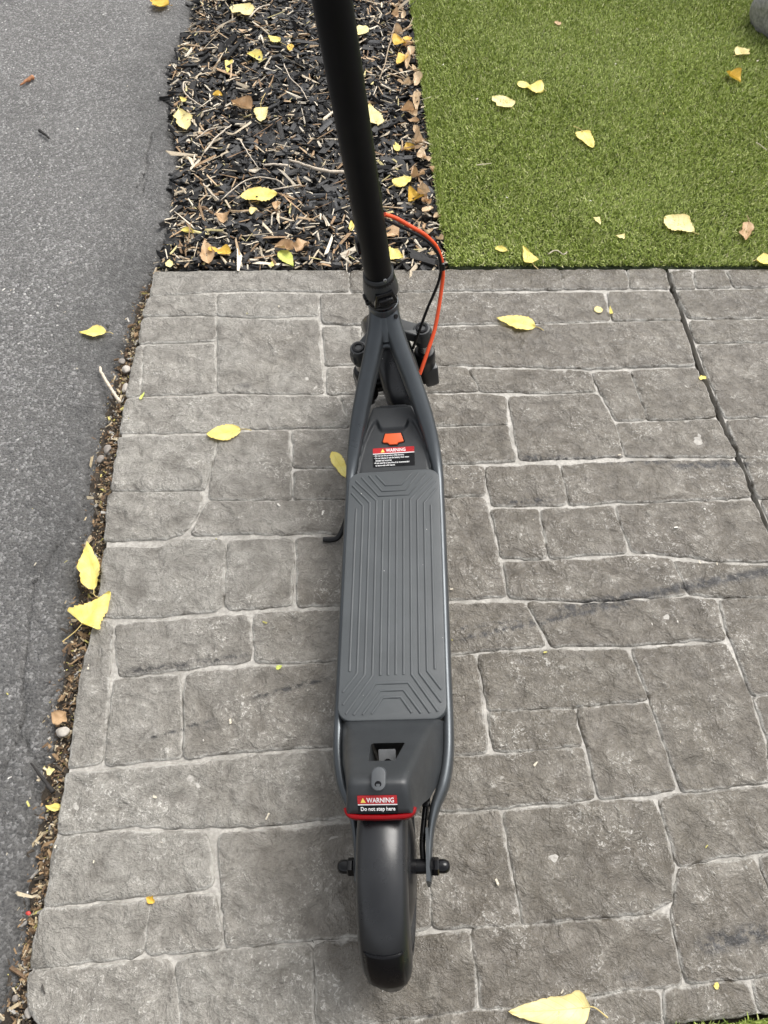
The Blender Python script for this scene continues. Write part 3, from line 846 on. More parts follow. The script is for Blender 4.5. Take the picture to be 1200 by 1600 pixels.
def chunks(px, py, pz, L, W, H, az, tilt, cols, seed):
    """irregular eight-cornered slivers"""
    r = np.random.default_rng(seed); n = len(px)
    sx = np.array([-1, 1, 1, -1, -1, 1, 1, -1.]); sy = np.array([-1, -1, 1, 1, -1, -1, 1, 1.]); sz = np.array([-1, -1, -1, -1, 1, 1, 1, 1.])
    X = sx[None] * L[:, None] * .5 * r.uniform(.55, 1.1, (n, 8)); Y = sy[None] * W[:, None] * .5 * r.uniform(.35, 1.15, (n, 8)); Z = sz[None] * H[:, None] * .5 * r.uniform(.4, 1.1, (n, 8))
    bend = r.normal(0, .12, n)[:, None] * L[:, None]
    Y = Y + bend * (2 * X / L[:, None]) ** 2
    ct, st = np.cos(tilt)[:, None], np.sin(tilt)[:, None]
    X2 = X * ct - Z * st; Z2 = X * st + Z * ct
    ro = r.uniform(-.7, .7, n)[:, None]
    Y2 = Y * np.cos(ro) - Z2 * np.sin(ro); Z3 = Y * np.sin(ro) + Z2 * np.cos(ro)
    ca, sa = np.cos(az)[:, None], np.sin(az)[:, None]
    V = np.stack([px[:, None] + X2 * ca - Y2 * sa, py[:, None] + X2 * sa + Y2 * ca, pz[:, None] + Z3], 2)
    f = np.array([(0, 3, 2, 1), (4, 5, 6, 7), (0, 1, 5, 4), (1, 2, 6, 5), (2, 3, 7, 6), (3, 0, 4, 7)])
    F = (np.arange(n)[:, None, None] * 8 + f[None]).reshape(-1, 4)
    return V.reshape(-1, 3), F, np.repeat(cols, 8, 0)

def bed_points(n, seed, edge=0.0, y0=1.712, y1=4.1):
    r = np.random.default_rng(seed)
    y = r.uniform(y0, y1, n); a = road_right(y) - .01; b = turf_left(y) - .004
    return a + (b - a) * r.uniform(0, 1, n), y, r

def build_mulch():
    n = 19000
    x, y, r = bed_points(n, 21)
    L = np.clip(r.lognormal(-3.72, .62, n), .008, .090); W = np.clip(L * r.uniform(.16, .42, n), .005, .020); H = W * r.uniform(.4, .9, n)
    z = -0.034 + 0.030 * r.uniform(0, 1, n) ** 0.8 + 0.008 * (fbm(x * 9, y * 9, 3, 5) - .5)
    tone = r.choice([0, 1, 2], n, p=[.56, .32, .12])
    base = np.array([(0.012, 0.0115, 0.0115), (0.022, 0.022, 0.023), (0.042, 0.043, 0.046)])[tone] * r.uniform(.7, 1.3, (n, 1))
    V, F, C = chunks(x, y, z, L, W, H, r.uniform(0, 6.28, n), r.normal(0, .28, n), base, 22)
    me = mesh_np(V, F, False); point_colour(me, C)
    tag(link('mulch', me, M['chip']), 'black shredded mulch chips filling the planting bed', 'mulch', kind='stuff')
    # pale wood slivers and straw through the mulch
    n = 11500
    x, y, r = bed_points(n, 31)
    # more of it near the edges of the bed and near the paving
    dl = x - road_right(y); dr = turf_left(y) - x; dn = y - 1.71
    keep = r.uniform(0, 1, n) < 0.42 + 0.6 * np.exp(-np.minimum(np.minimum(dl, dr * 1.4), dn * .9) / .10)
    x, y = x[keep], y[keep]; n = len(x)
    L = np.clip(r.lognormal(-4.05, .70, n), .004, .105); W = np.clip(L * r.uniform(.07, .22, n), .0014, .006)
    lng = r.uniform(0, 1, n) < .022
    L = np.where(lng, r.uniform(.05, .13, n), L); W = np.where(lng, r.uniform(.0018, .0034, n), W); H = W * r.uniform(.4, .8, n)
    z = np.where(lng, 0.004, -0.018 + 0.024 * r.uniform(0, 1, n))
    pal = np.array([(0.58, 0.49, 0.36), (0.74, 0.66, 0.53), (0.36, 0.24, 0.14), (0.52, 0.38, 0.24), (0.24, 0.15, 0.085), (0.62, 0.54, 0.27)])
    C0 = pal[r.choice(6, n, p=[.28, .26, .15, .16, .09, .06])] * r.uniform(.7, 1.1, (n, 1))
    V, F, C = chunks(x, y, z, L, W, H, r.uniform(0, 6.28, n), r.normal(0, .22, n), C0, 32)
    me = mesh_np(V, F, False); point_colour(me, C)
    tag(link('wood_slivers', me, M['straw']), 'pale wood slivers and straw scattered through the mulch', 'straw', kind='stuff')

def build_gap_litter():
    sl_y = np.array([p[1] for p in slab_left]); sl_x = np.array([p[0] for p in slab_left])
    r = np.random.default_rng(41); n = 7500
    y = r.uniform(-.12, 1.72, n)
    a = road_right(y); b = np.interp(y, sl_y, sl_x)
    t = np.clip(r.normal(.55, .38, n), -.55, .99)
    x = a + (b - a) * t
    wide = t < -.05
    z = np.where(wide, -0.011, -0.029 + 0.010 * r.uniform(0, 1, n))
    L = np.clip(r.lognormal(-5.25, .65, n), .002, .035); W = np.clip(L * r.uniform(.15, .55, n), .0014, .006); H = W * .6
    pal = np.array([(0.48, 0.39, 0.25), (0.60, 0.51, 0.36), (0.30, 0.20, 0.11), (0.17, 0.11, 0.065), (0.06, 0.048, 0.036), (0.60, 0.53, 0.18), (0.40, 0.38, 0.35)])
    C0 = pal[r.choice(7, n, p=[.11, .08, .15, .23, .33, .03, .07])] * r.uniform(.65, 1.1, (n, 1))
    V, F, C = chunks(x, y, z, L, W, H, r.uniform(0, 6.28, n), r.normal(0, .25, n), C0, 42)
    me = mesh_np(V, F, False); point_colour(me, C)
    tag(link('gap_litter', me, M['straw']), 'dry straw and grit caught between the asphalt and paving', 'litter', kind='stuff')
    # crumbs lying about on asphalt, paving and turf
    r = np.random.default_rng(43); n = 330
    u = r.uniform(0, 1200, n); v = r.uniform(0, 1600, n)
    P = np.array([G(a_, b_) for a_, b_ in zip(u, v)])
    onturf = (P[:, 1] > 1.72)
    mul = (P[:, 1] > 1.72) & (P[:, 0] < turf_left(P[:, 1])) & (P[:, 0] > road_right(P[:, 1]))
    mul |= (~onturf) & (P[:, 0] > road_right(P[:, 1]) + .06) & (r.uniform(0, 1, n) < .72)
    P = P[~mul]; onturf = onturf[~mul] & (P[:, 0] > 0); n = len(P)
    L = np.clip(r.lognormal(-5.3, .5, n), .0025, .016); W = np.clip(L * r.uniform(.2, .7, n), .0012, .004); H = W * .5
    z = np.where(onturf, .011, np.where(P[:, 0] < road_right(P[:, 1]), -.008, .0035))
    C0 = np.array([(0.62, 0.56, 0.45), (0.55, 0.50, 0.16), (0.05, 0.045, 0.04), (0.75, 0.72, 0.66)])[r.choice(4, n, p=[.35, .18, .27, .20])]
    V, F, C = chunks(P[:, 0], P[:, 1], z, L, W, H, r.uniform(0, 6.28, n), r.normal(0, .1, n), C0, 44)
    me = mesh_np(V, F, False); point_colour(me, C)
    tag(link('crumbs', me, M['straw']), 'tiny crumbs of bark, seed and leaf on every surface', 'litter', kind='stuff')

build_ground(); build_road(); build_paving(); build_turf(); build_mulch(); build_gap_litter()

# ================================================================== THE SCOOTER
root = bpy.data.objects.new('electric_scooter', None)
root.empty_display_size = 0.1
col.objects.link(root)
YAW, LEAN = R_(-0.8), R_(-6.5)
root.location = (0.0275, 0.199, 0.0)
root.rotation_euler = (0, LEAN, YAW)
tag(root, 'dark grey electric kick scooter leaning on its kickstand on the paving', 'scooter')
PA = lambda name, me, mat, par=root: link(name, me, M[mat], par)

# --- frame tubes: head, along the deck, to the rear axle (one each side)
def rail(sg):
    pts = [(.010, .934, .356), (.0165, .908, .328), (.031, .873, .289), (.047, .839, .250), (.064, .795, .208), (.077, .748, .172), (.0845, .700, .150),
           (.0872, .640, .141), (.0880, .50, .138), (.0880, .30, .136), (.0880, .20, .135), (.085, .150, .134), (.077, .112, .133), (.064, .080, .131), (.057, .050, .129), (.0535, .015, .126), (.0525, -.022, .125)]
    rad = [(.0180, .0180), (.0180, .0180), (.0178, .0178), (.0176, .0176), (.0168, .0168), (.0140, .0160), (.0105, .0155), (.0085, .016), (.0085, .017), (.0085, .017), (.0090, .017), (.0095, .017), (.0095, .017), (.0075, .0155), (.0055, .014), (.0045, .0135), (.0040, .013)]
    pts = [(x * sg, y, z) for x, y, z in pts]
    return tube_mesh(pts, rad, 20, 8, p=2.4)
for sg in (-1, 1):
    f = PA('frame_tube', rail(sg), 'frame')
# head tube with welded gusset
HA = np.array([0, .930, .435]); RK = R_(8)
ax_d = np.array([0, -math.sin(RK), math.cos(RK)])
def axp(s): return HA + ax_d * s
head = PA('head_tube', lathe_mesh([(.020, -.150), (.0235, -.147), (.0235, -.140), (.0235, -.132), (.0270, -.105), (.0290, -.080), (.0296, -.064), (.0290, -.059), (.026, -.057)], HA, ax_d, 32), 'frame')
PA('gusset', tube_mesh([(-.012, .914, .338), (0, .899, .326), (.012, .914, .338)], .0038, 10, 6), 'frame', head)
PA('gusset', tube_mesh([(-.030, .884, .302), (-.004, .889, .309), (.004, .889, .309), (.030, .884, .302)], [.0045, .006, .006, .0045], 10, 6), 'frame', head)
PA('gusset', tube_mesh([(0, .930, .352), (0, .908, .330), (0, .893, .314)], [.018, .0165, .011], 16, 6), 'frame', head)
PA('cable_port', lathe_mesh([(.0028, 0), (.0042, 0), (.0042, .0018), (.0028, .0018)], (.0225, .9135, .358), (.75, -.55, .4), 16), 'black', head)

# --- deck body under the mat
dk = prism_mesh([(-.082, .215), (-.082, .70), (-.060, .775), (-.040, .82), (.040, .82), (.060, .775), (.082, .70), (.082, .215)][::-1], .068, .156, .006, 3)
deck = PA('deck', dk, 'plastic')
def rrect(hw, y0, y1, rad, seg=8):
    out = []
    for cx, cy, a0 in ((hw - rad, y0 + rad, -90), (hw - rad, y1 - rad, 0), (-hw + rad, y1 - rad, 90), (-hw + rad, y0 + rad, 180)):
        for k in range(seg + 1):
            a = R_(a0 + 90 * k / seg); out.append((cx + rad * math.cos(a), cy + rad * math.sin(a)))
    return out
matp = PA('deck_mat', prism_mesh(rrect(.0875, .2055, .6985, .024), .150, .1635, .0022, 3), 'mat')
# raised tread lines
ridges = []
ZT = .1637
def ridge(pts):
    path = []
    for a, b in zip(pts[:-1], pts[1:]):
        a = np.array(a); b = np.array(b); n = max(2, int(np.linalg.norm(b - a) / .02))
        for k in range(n): path.append(a + (b - a) * k / n)
    path.append(np.array(pts[-1], float))
    path = [(p[0], p[1], ZT) for p in path]
    V, F = sweep(path, [circ(8, .0022, .0014)] * len(path))
    ridges.append(mesh_from(V, F, True, 60))
xs_ = [.0064 + .0128 * i for i in range(6)]
YF, YR = .630, .281
for sg in (-1, 1):
    for x in xs_[:2]: ridge([(sg * x, YF), (sg * x, YR)])
    for x, yf, xe, ye, yr, xr, yre in [(xs_[2], YF - .001, .0735, .678, YR, .0735, .218), (xs_[3], YF - .005, .0795, .668, YR + .002, .0790, .233), (xs_[4], YF - .011, .0805, .650, YR + .005, .0800, .254)]:
        ridge([(sg * xe, ye), (sg * x, yf), (sg * x, yr), (sg * xr, yre)])
    ridge([(sg * xs_[5], .613), (sg * xs_[5], .289)])
for w0, w1, y0, y1 in [(.0155, .034, .664, .689), (.0220, .048, .651, .689), (.0285, .0625, .640, .686), (.0145, .032, .243, .217), (.0190, .0465, .255, .216), (.0265, .0610, .267, .216)]:
    ridge([(-w1, y1), (-w0, y0), (w0, y0), (w1, y1)])
tr_ = PA('tread_lines', join_mesh(ridges), 'mat', matp); tr_['kind'] = 'stuff'
PA('arrow_mark', prism_mesh([(-.0022, .693), (.0022, .693), (0, .689)], .1634, .1639), 'latch', matp)

# --- front cover with recessed panel
def cover_top(y): return .1615 + (y - .695) * .30
REC = [(-.074, .690), (-.069, .722), (-.059, .760), (-.047, .787), (-.040, .800), (-.034, .804), (-.029, .801), (-.025, .790), (-.020, .785), (.020, .785), (.025, .790), (.029, .801), (.034, .804), (.040, .800),
       (.047, .787), (.059, .760), (.069, .722), (.074, .690)]
REC_D = .0065
def build_cover():
    ny, nx = 70, 90
    ys = np.linspace(.694, .845, ny)
    V = []; F = []
    def hw(y): return np.interp(y, [.694, .72, .76, .80, .825, .838, .845], [.0865, .0845, .0765, .063, .051, .042, .033])
    for y in ys:
        h = hw(y)
        for i in range(nx):
            t = -1 + 2 * i / (nx - 1)
            x = t * h
            V.append([x, y, 0.0])
    P = np.array(V)
    X, Y = P[:, 0], P[:, 1]
    h = np.array([hw(y) for y in Y]); t = np.abs(X) / h
    Z = cover_top(np.minimum(Y, .838)) - .022 * sstep(.72, 1.0, t) ** 1.6 - .016 * sstep(.826, .845, Y)
    dist = seg_dist(X, Y, REC) * np.where(inside(X, Y, REC), 1, -1)
    dist = np.where(Y < .70, np.maximum(dist, np.abs(X) * 0 + np.where(np.abs(X) < .070, .01, dist)), dist)
    Z = Z - REC_D * sstep(-.0008, .0042, dist)
    P[:, 2] = Z
    V = [tuple(p) for p in P]
    for j in range(ny - 1):
        for i in range(nx - 1):
            a = j * nx + i; F.append((a, a + 1, a + nx + 1, a + nx))
    # skirt
    edge = [j * nx for j in range(ny)] + [(ny - 1) * nx + i for i in range(1, nx)] + [j * nx + nx - 1 for j in range(ny - 2, -1, -1)]
    b0 = len(V); V += [(V[i][0] * 1.01, V[i][1] + (.002 if V[i][1] > .84 else 0), .12) for i in edge]
    for k in range(len(edge) - 1): F.append((edge[k], edge[k + 1], b0 + k + 1, b0 + k))
    return mesh_from(V, F, True, 55)
cover = PA('front_cover', build_cover(), 'plastic')
SL = math.atan(.30)
def on_cover(c):           # local frame lying on the recessed panel: x right, y up the slope, z out of it
    x, y, z = c
    return (x, .73 + y * math.cos(SL) - z * math.sin(SL), cover_top(.73) - REC_D + y * math.sin(SL) + z * math.cos(SL))
plug = [(-.0155, .049), (.0155, .049), (.0168, .045), (.0205, .033), (.0195, .0305), (.0105, .0295), (.0075, .0255), (-.0075, .0255), (-.0105, .0295), (-.0195, .0305), (-.0205, .033), (-.0168, .045)]
PA('plug_well', prism_mesh([(x * 1.13, .038 + (y - .038) * 1.14) for x, y in plug], -.001, .0009, .0003, 1, on_cover), 'gloss', cover)
PA('charging_plug', prism_mesh(plug, 0, .0042, .0014, 3, on_cover), 'orange', cover)

def text_mesh(s, size, xf, depth=.0002, bold=.0, align='CENTER', sx=1.0, fit=None):
    cu = bpy.data.curves.new('text', 'FONT'); cu.body = s; cu.size = size; cu.align_x = align
    cu.extrude = depth; cu.offset = bold; cu.resolution_u = 3
    o = bpy.data.objects.new('text', cu); col.objects.link(o)
    bpy.context.view_layer.update()
    me = bpy.data.meshes.new_from_object(o.evaluated_get(bpy.context.evaluated_depsgraph_get()))
    if fit:
        xs = [v.co.x for v in me.vertices]; sx = fit / (max(xs) - min(xs))
    for v in me.vertices: v.co = Vector(xf((v.co.x * sx, v.co.y, v.co.z)))
    bpy.data.objects.remove(o); bpy.data.curves.remove(cu)
    me.materials.clear()
    return me
def shift(f, dx, dy, dz): return lambda c: f((c[0] + dx, c[1] + dy, c[2] + dz))
def rr(x0, x1, y0, y1, r=.001): return [(px + (x0 + x1) / 2, py) for px, py in rrect((x1 - x0) / 2, y0, y1, r, 3)]

# warning label on the front cover
lab = PA('warning_label', prism_mesh(rr(-.041, .041, -.0195, .0205), 0, .0005, 0, 1, on_cover), 'label_black', cover)
lab['label'] = 'red and black charging warning label on the front cover'
PA('red_band', prism_mesh(rr(-.0408, .0408, .0092, .0203), .0005, .0007, 0, 1, on_cover), 'red_label', lab)
PA('white_line', prism_mesh([(-.0408, .0075), (.0408, .0075), (.0408, .0090), (-.0408, .0090)], .0005, .0007, 0, 1, on_cover), 'white_print', lab)
PA('warning_triangle', prism_mesh([(-.0252, .0110), (-.0172, .0110), (-.0212, .0184)], .0007, .0009, 0, 1, on_cover), 'yellow_print', lab)
PA('lettering', text_mesh('WARNING', .0098, shift(on_cover, .0045, .0114, .0009), bold=.00012, fit=.0385), 'white_print', lab)
lines = ['\u2022 Do not use the product while charging.', '\u2022 Do not charge or use the battery when water', '   damage had occurred.', '\u2022 If not used for a long time, it is recommended', '   to store with a full charge.']
for i, s in enumerate(lines):
    PA('lettering', text_mesh(s, .0046, shift(on_cover, -.0388, .0028 - .0051 * i, .0007), bold=.00008, align='LEFT', sx=.78), 'white_print', lab)

# --- rear housing
CX = -.002
SECT = [  # y, top half width, top z, bottom half width, bottom z
 (.2075, .0760, .1600, .0845, .140), (.2020, .0735, .1660, .0850, .138), (.1940, .0690, .1790, .0850, .135), (.1830, .0645, .1960, .0850, .133), (.1660, .0605, .2150, .0840, .132), (.1420, .0550, .2420, .0810, .132), (.1150, .0490, .2720, .0720, .140),
 (.0880, .0430, .3010, .0610, .165), (.0780, .0412, .3090, .0570, .185), (.0725, .0408, .3120, .0550, .200), (.0670, .0408, .3112, .0535, .215), (.0560, .0425, .3010, .0510, .240), (.0440, .0450, .2885, .0485, .262), (.0395, .0452, .2830, .0475, .268)]
def build_rear():
    V = []; F = []
    m = 0
    for (y, wt, zt, wb, zb) in SECT:
        ring = []
        r = min(.010, (zt - zb) * .4)
        cx = CX * sstep(.2, .06, np.array(y)) if False else CX * float(np.clip((.21 - y) / .15, 0, 1))
        for sg in (1, -1):
            seq = [(wb, zb), (wb * .6 + wt * .4, zb * .6 + zt * .4), (wt + (wb - wt) * .10 + .0006, zt - r * 1.0), (wt - r * .12, zt - r * .45), (wt - r * .45, zt - r * .12), (wt - r, zt), (wt * .5, zt + .0004)]
            if sg < 0: seq = seq[::-1]
            ring += [(cx + sg * a, b) for a, b in seq]
        ring += [(cx - wb * .5, zb), (cx, zb), (cx + wb * .5, zb)]
        m = len(ring)
        V += [(a, y, b) for a, b in ring]
    n = len(SECT)
    for i in range(n - 1):
        for j in range(m):
            k = (j + 1) % m
            F.append((i * m + j, (i + 1) * m + j, (i + 1) * m + k, i * m + k))
    F.append(tuple(range(m))); F.append(tuple((n - 1) * m + j for j in range(m))[::-1])
    me = mesh_from(V, F)
    bm = bmesh.new(); bm.from_mesh(me); bmesh.ops.recalc_face_normals(bm, faces=bm.faces[:])
    bm.to_mesh(me); bm.free()
    return me
rear_me = build_rear()
tmp = bpy.data.objects.new('rear_tmp', rear_me); col.objects.link(tmp)
cut = bpy.data.objects.new('cut_tmp', prism_mesh([(-.0190, .1095), (-.0215, .1440), (-.0185, .1470), (.0265, .1470), (.0275, .1455), (.0185, .1110), (.0170, .1095)], .10, .34)); col.objects.link(cut)
md = tmp.modifiers.new('b', 'BOOLEAN'); md.operation = 'DIFFERENCE'; md.object = cut; md.solver = 'EXACT'
bpy.context.view_layer.update()
rear_me2 = bpy.data.meshes.new_from_object(tmp.evaluated_get(bpy.context.evaluated_depsgraph_get()))
bpy.data.objects.remove(tmp); bpy.data.objects.remove(cut)
rear_me2.polygons.foreach_set('use_smooth', [True] * len(rear_me2.polygons)); rear_me2.set_sharp_from_angle(angle=R_(42))
rear = PA('rear_housing', rear_me2, 'plastic')
# latch seen through the opening
PA('fender_hook', box_mesh(0, 0, 0, .025, .060, .004, .0012, 2, lambda c: (c[0] + .002, .112 + c[1] * .80 + c[2] * .6, .222 + c[1] * .60 - c[2] * -.8)), 'hook', rear)
PA('hook_slot', prism_mesh([(-.0065, .001), (-.006, .008), (-.002, .012), (.002, .012), (.0055, .009), (.0075, .004), (.009, .001)], 0, .0012, 0, 1, lambda c: (c[0] + .0025, .1155 + c[1] * .80 - c[2] * .6, .2275 + c[1] * .60 + c[2] * .8)), 'black', rear)
# folding catch: oval button with socket screw
def stad(hw, hl, n=10): return [(hw * math.cos(R_(a)), (hl - hw) + hw * math.sin(R_(a))) for a in np.linspace(0, 180, n)] + [(hw * math.cos(R_(a)), -(hl - hw) + hw * math.sin(R_(a))) for a in np.linspace(180, 360, n)]
PA_S = R_(18)
def on_btn(c): return (c[0], .0770 + c[1] * math.cos(PA_S) - c[2] * math.sin(PA_S), .3105 + c[1] * math.sin(PA_S) * -.1 + c[2] * math.cos(PA_S))
btn = PA('catch_button', prism_mesh(stad(.0098, .0165), -.003, .0085, .0016, 3, on_btn), 'latch', rear)
PA('screw', lathe_mesh([(.0044, 0), (.0044, .0010), (.0030, .0012), (.0026, -.0012)], on_btn((0, -.0075, .0083)), (0, -.31, .95), 16), 'gloss', btn)
# rear label on the sloping back face
p0 = np.array([CX, .0640, .3090]); p1 = np.array([CX, .0395, .2830])
dv = (p0 - p1) / np.linalg.norm(p0 - p1); nv = np.array([0, -dv[2], dv[1]])
pc = (p0 * .36 + p1 * .64)
def on_back(c): return tuple(pc + np.array([c[0] - .0015, 0, 0]) + dv * c[1] + nv * (c[2] + .0004))
lab2 = PA('warning_label', prism_mesh(rr(-.0265, .0265, -.0130, .0140, .0012), 0, .0005, 0, 1, on_back), 'label_black', rear)
lab2['label'] = 'red and black do not step here label above the tail light'
PA('red_band', prism_mesh(rr(-.0264, .0264, .0012, .0139, .0012), .0005, .0007, 0, 1, on_back), 'red_label', lab2)
PA('white_line', prism_mesh([(-.0264, -.0004), (.0264, -.0004), (.0264, .0010), (-.0264, .0010)], .0005, .0007, 0, 1, on_back), 'white_print', lab2)
PA('warning_triangle', prism_mesh([(-.0224, .0034), (-.0156, .0034), (-.0190, .0106)], .0007, .0009, 0, 1, on_back), 'yellow_print', lab2)
PA('lettering', text_mesh('WARNING', .0098, shift(on_back, .0042, .0036, .0009), bold=.00014, fit=.0365), 'white_print', lab2)
PA('lettering', text_mesh('Do not step here', .0078, shift(on_back, 0, -.0086, .0007), bold=.00012, fit=.046), 'white_print', lab2)
# tail light: red lens wrapping the bottom of the housing
def lens():
    path = [(.0462, .0475, .0), (.0440, .0415, .0), (.0395, .0378, .0), (.030, .0360, 0), (0, .0352, 0)]
    path = [(CX + x, y, .2755) for x, y, z in path] + [(CX - x, y, .2755) for x, y, z in path[-2::-1]]
    return tube_mesh(path, [(.0034, .0058)] * 3, 16, 6, p=4.5)
PA('tail_light', lens(), 'tail', rear)

# --- rear wheel
def wheel_meshes(o, dx, fwd, r=.124, w=.027):
    prof = []
    for a in np.linspace(-100, 100, 25):
        a_ = R_(a); prof.append((r - .028 + .028 * math.cos(a_) ** 1 if abs(a) <= 90 else r - .028 - .006, w * math.sin(a_)))
    tyre = lathe_mesh([(r - .040, -w * .8)] + prof + [(r - .040, w * .8)], o, dx, 64)
    # tread blocks
    blk = []
    n = 72
    o = np.array(o, float); dx = np.array(dx, float); dx /= np.linalg.norm(dx); fwd = np.array(fwd, float); upv = np.cross(dx, fwd)
    V = []; F = []
    for i in range(n):
        for row, (xx, rr_) in enumerate([(-.020, r - .0085), (-.0075, r - .0008), (.0075, r - .0008), (.020, r - .0085)]):
            th = 2 * math.pi * (i + (.5 if row % 2 else 0)) / n; dth = 2 * math.pi / n * .34
            b = len(V)
            for rad in (rr_ - .003, rr_ + .0018):
                for s_, t_ in ((-1, -1), (1, -1), (1, 1), (-1, 1)):
                    q = th + t_ * dth
                    V.append(o + dx * (xx + s_ * .0052) + rad * (fwd * math.cos(q) + upv * math.sin(q)))
            F += [(b + 4, b + 5, b + 6, b + 7), (b, b + 1, b + 5, b + 4), (b + 1, b + 2, b + 6, b + 5), (b + 2, b + 3, b + 7, b + 6), (b + 3, b, b + 4, b + 7)]
    return tyre, mesh_from(V, F, False)
RA = np.array([0, 0, .124])
ty, tread = wheel_meshes(RA, (1, 0, 0), (0, 1, 0))
tyre = PA('rear_tyre', ty, 'tyre'); t2 = PA('tread', tread, 'tyre', tyre); t2['kind'] = 'stuff'
PA('rear_hub_motor', lathe_mesh([(.020, -.034), (.055, -.030), (.080, -.024), (.086, -.021), (.086, .021), (.080, .024), (.055, .030), (.020, .034)], RA, (1, 0, 0), 48), 'black')
PA('axle', lathe_mesh([(.0105, -.058), (.0105, .058)], RA, (1, 0, 0), 18), 'black')
for sg in (-1, 1):
    o = RA + np.array([sg * .0565, 0, 0])
    nut = PA('axle_nut', lathe_mesh([(.0118, 0), (.0126, .0010), (.0126, .0095), (.0112, .0112)], o, (sg, 0, 0), 6), 'gloss')
    PA('washer', lathe_mesh([(.0150, -.0012), (.0150, .0008), (.010, .0008)], o, (sg, 0, 0), 24), 'black', nut)
    PA('dome_cap', lathe_mesh([(.0098, .010), (.0100, .017), (.0092, .0215), (.0070, .0250), (.0035, .0266), (.0004, .0270)], o, (sg, 0, 0), 24), 'gloss', nut)
# rear mudguard
def guard(o, dx, fwd, r0, a0, a1, hw, n=60, lip=True, end_round=True, squash=0.0):
    o = np.array(o, float); dx = np.array(dx, float); fwd = np.array(fwd, float); upv = np.cross(dx, fwd)
    sec = [(-1.0, -.034), (-1.0, -.027), (-.985, -.0195), (-.93, -.0135), (-.82, -.0085), (-.6, -.0040), (-.3, -.0010), (0, 0), (.3, -.0010), (.6, -.0040), (.82, -.0085), (.93, -.0135), (.985, -.0195), (1.0, -.027), (1.0, -.034)]
    V = []; F = []; m = len(sec)
    for i in range(n):
        t = i / (n - 1); a = a0 + (a1 - a0) * t
        k = 1.0
        if end_round: k = math.sqrt(max(0.0, 1 - max(0, (t - .74) / .265) ** 2.2))
        rr0 = r0 - squash * max(0.0, math.sin(a)) ** 2 + (.0022 * sstep(.93, 1.0, np.array(t)) if lip else 0)
        for sx, dr in sec:
            rad = rr0 + dr * (.45 + .55 * k)
            V.append(o + dx * sx * hw * (k * .72 + .28 if end_round else 1) + rad * (fwd * math.cos(a) + upv * math.sin(a)))
    for i in range(n - 1):
        for j in range(m - 1):
            F.append((i * m + j, i * m + j + 1, (i + 1) * m + j + 1, (i + 1) * m + j))
    me = mesh_from(V, F, True, 60)
    bm = bmesh.new(); bm.from_mesh(me)
    bmesh.ops.recalc_face_normals(bm, faces=bm.faces[:])
    bmesh.ops.solidify(bm, geom=bm.faces[:], thickness=.0022)
    bm.to_mesh(me); bm.free()
    me.polygons.foreach_set('use_smooth', [True] * len(me.polygons)); me.set_sharp_from_angle(angle=R_(50))
    return me
GX = np.array([-.003, 0, .126])
gd = PA('rear_mudguard', guard(GX, (1, 0, 0), (0, 1, 0), .1555, R_(70), R_(187), .0345, squash=.012), 'guard')
def patch(r0, a0, a1, hw, n=16):
    V = []; F = []
    xs = np.linspace(-hw, hw, 9)
    for i in range(n):
        a = a0 + (a1 - a0) * i / (n - 1)
        for x in xs:
            rad = r0 - .012 * max(0.0, math.sin(a)) ** 2 - float(np.interp(abs(x) / .0345, [0, .3, .6, .82, .93], [0, .0010, .0040, .0085, .0135])) + .0010
            V.append(GX + np.array([x, rad * math.cos(a), rad * math.sin(a)]))
    for i in range(n - 1):
        for j in range(8): F.append((i * 9 + j, i * 9 + j + 1, (i + 1) * 9 + j + 1, (i + 1) * 9 + j))
    me = mesh_from(V, F)
    bm = bmesh.new(); bm.from_mesh(me); bmesh.ops.recalc_face_normals(bm, faces=bm.faces[:]); bmesh.ops.solidify(bm, geom=bm.faces[:], thickness=.0010); bm.to_mesh(me); bm.free()
    return me
PA('reflector_sticker', patch(.1560, R_(143), R_(171), .0262), 'label_black', gd)
# motor lead along the right stay
PA('motor_lead', tube_mesh([(.070, .150, .118), (.060, .120, .122), (.050, .090, .120), (.0455, .060, .118), (.043, .030, .118), (.0445, .008, .122), (.045, -.002, .124)], .0044, 12, 6), 'black')
PA('motor_lead', tube_mesh([(.066, .150, .105), (.056, .118, .108), (.0505, .085, .106), (.048, .070, .100)], .003, 10, 6), 'black')
PA('lead_clip', box_mesh(.050, .088, .120, .013, .010, .014, .002, 2), 'black')
# stays between rail end and mudguard
for sg in (-1, 1):
    PA('dropout', prism_mesh([(-.026, .112), (-.022, .140), (.02, .142), (.05, .142), (.05, .114), (.01, .110), (-.012, .108)], .0495, .0545, .001, 1, lambda c, s=sg: (s * c[2], c[0], c[1])), 'frame')

# --- kickstand
ks = PA('kickstand', tube_mesh([(-.076, .690, .100), (-.092, .680, .084), (-.106, .664, .060), (-.119, .648, .037), (-.130, .638, .0260), (-.146, .636, .0235), (-.160, .637, .0245)], [.0060, .0060, .0058, .0056, .0056, .0057, .0054], 14, 6), 'black')
PA('pivot_bracket', box_mesh(-.070, .690, .098, .035, .034, .030, .004, 2), 'black', ks)

# --- steering: everything that turns with the bars
ST = R_(16)
ef0 = np.array([0, math.cos(RK), math.sin(RK)]); ex0 = np.array([1.0, 0, 0])
exs = ex0 * math.cos(ST) + ef0 * math.sin(ST); efs = -ex0 * math.sin(ST) + ef0 * math.cos(ST)
def S(x, f, s): return tuple(HA + exs * x + efs * f + ax_d * s)
SX = lambda c: S(c[0], c[1], c[2])
stem_top = .70
stem = PA('stem', lathe_mesh([(.020, -.004), (.0245, -.003), (.0250, .0), (.0252, .05), (.0255, .30), (.0255, stem_top - .004), (.024, stem_top), (.012, stem_top)], HA, ax_d, 40), 'stem')
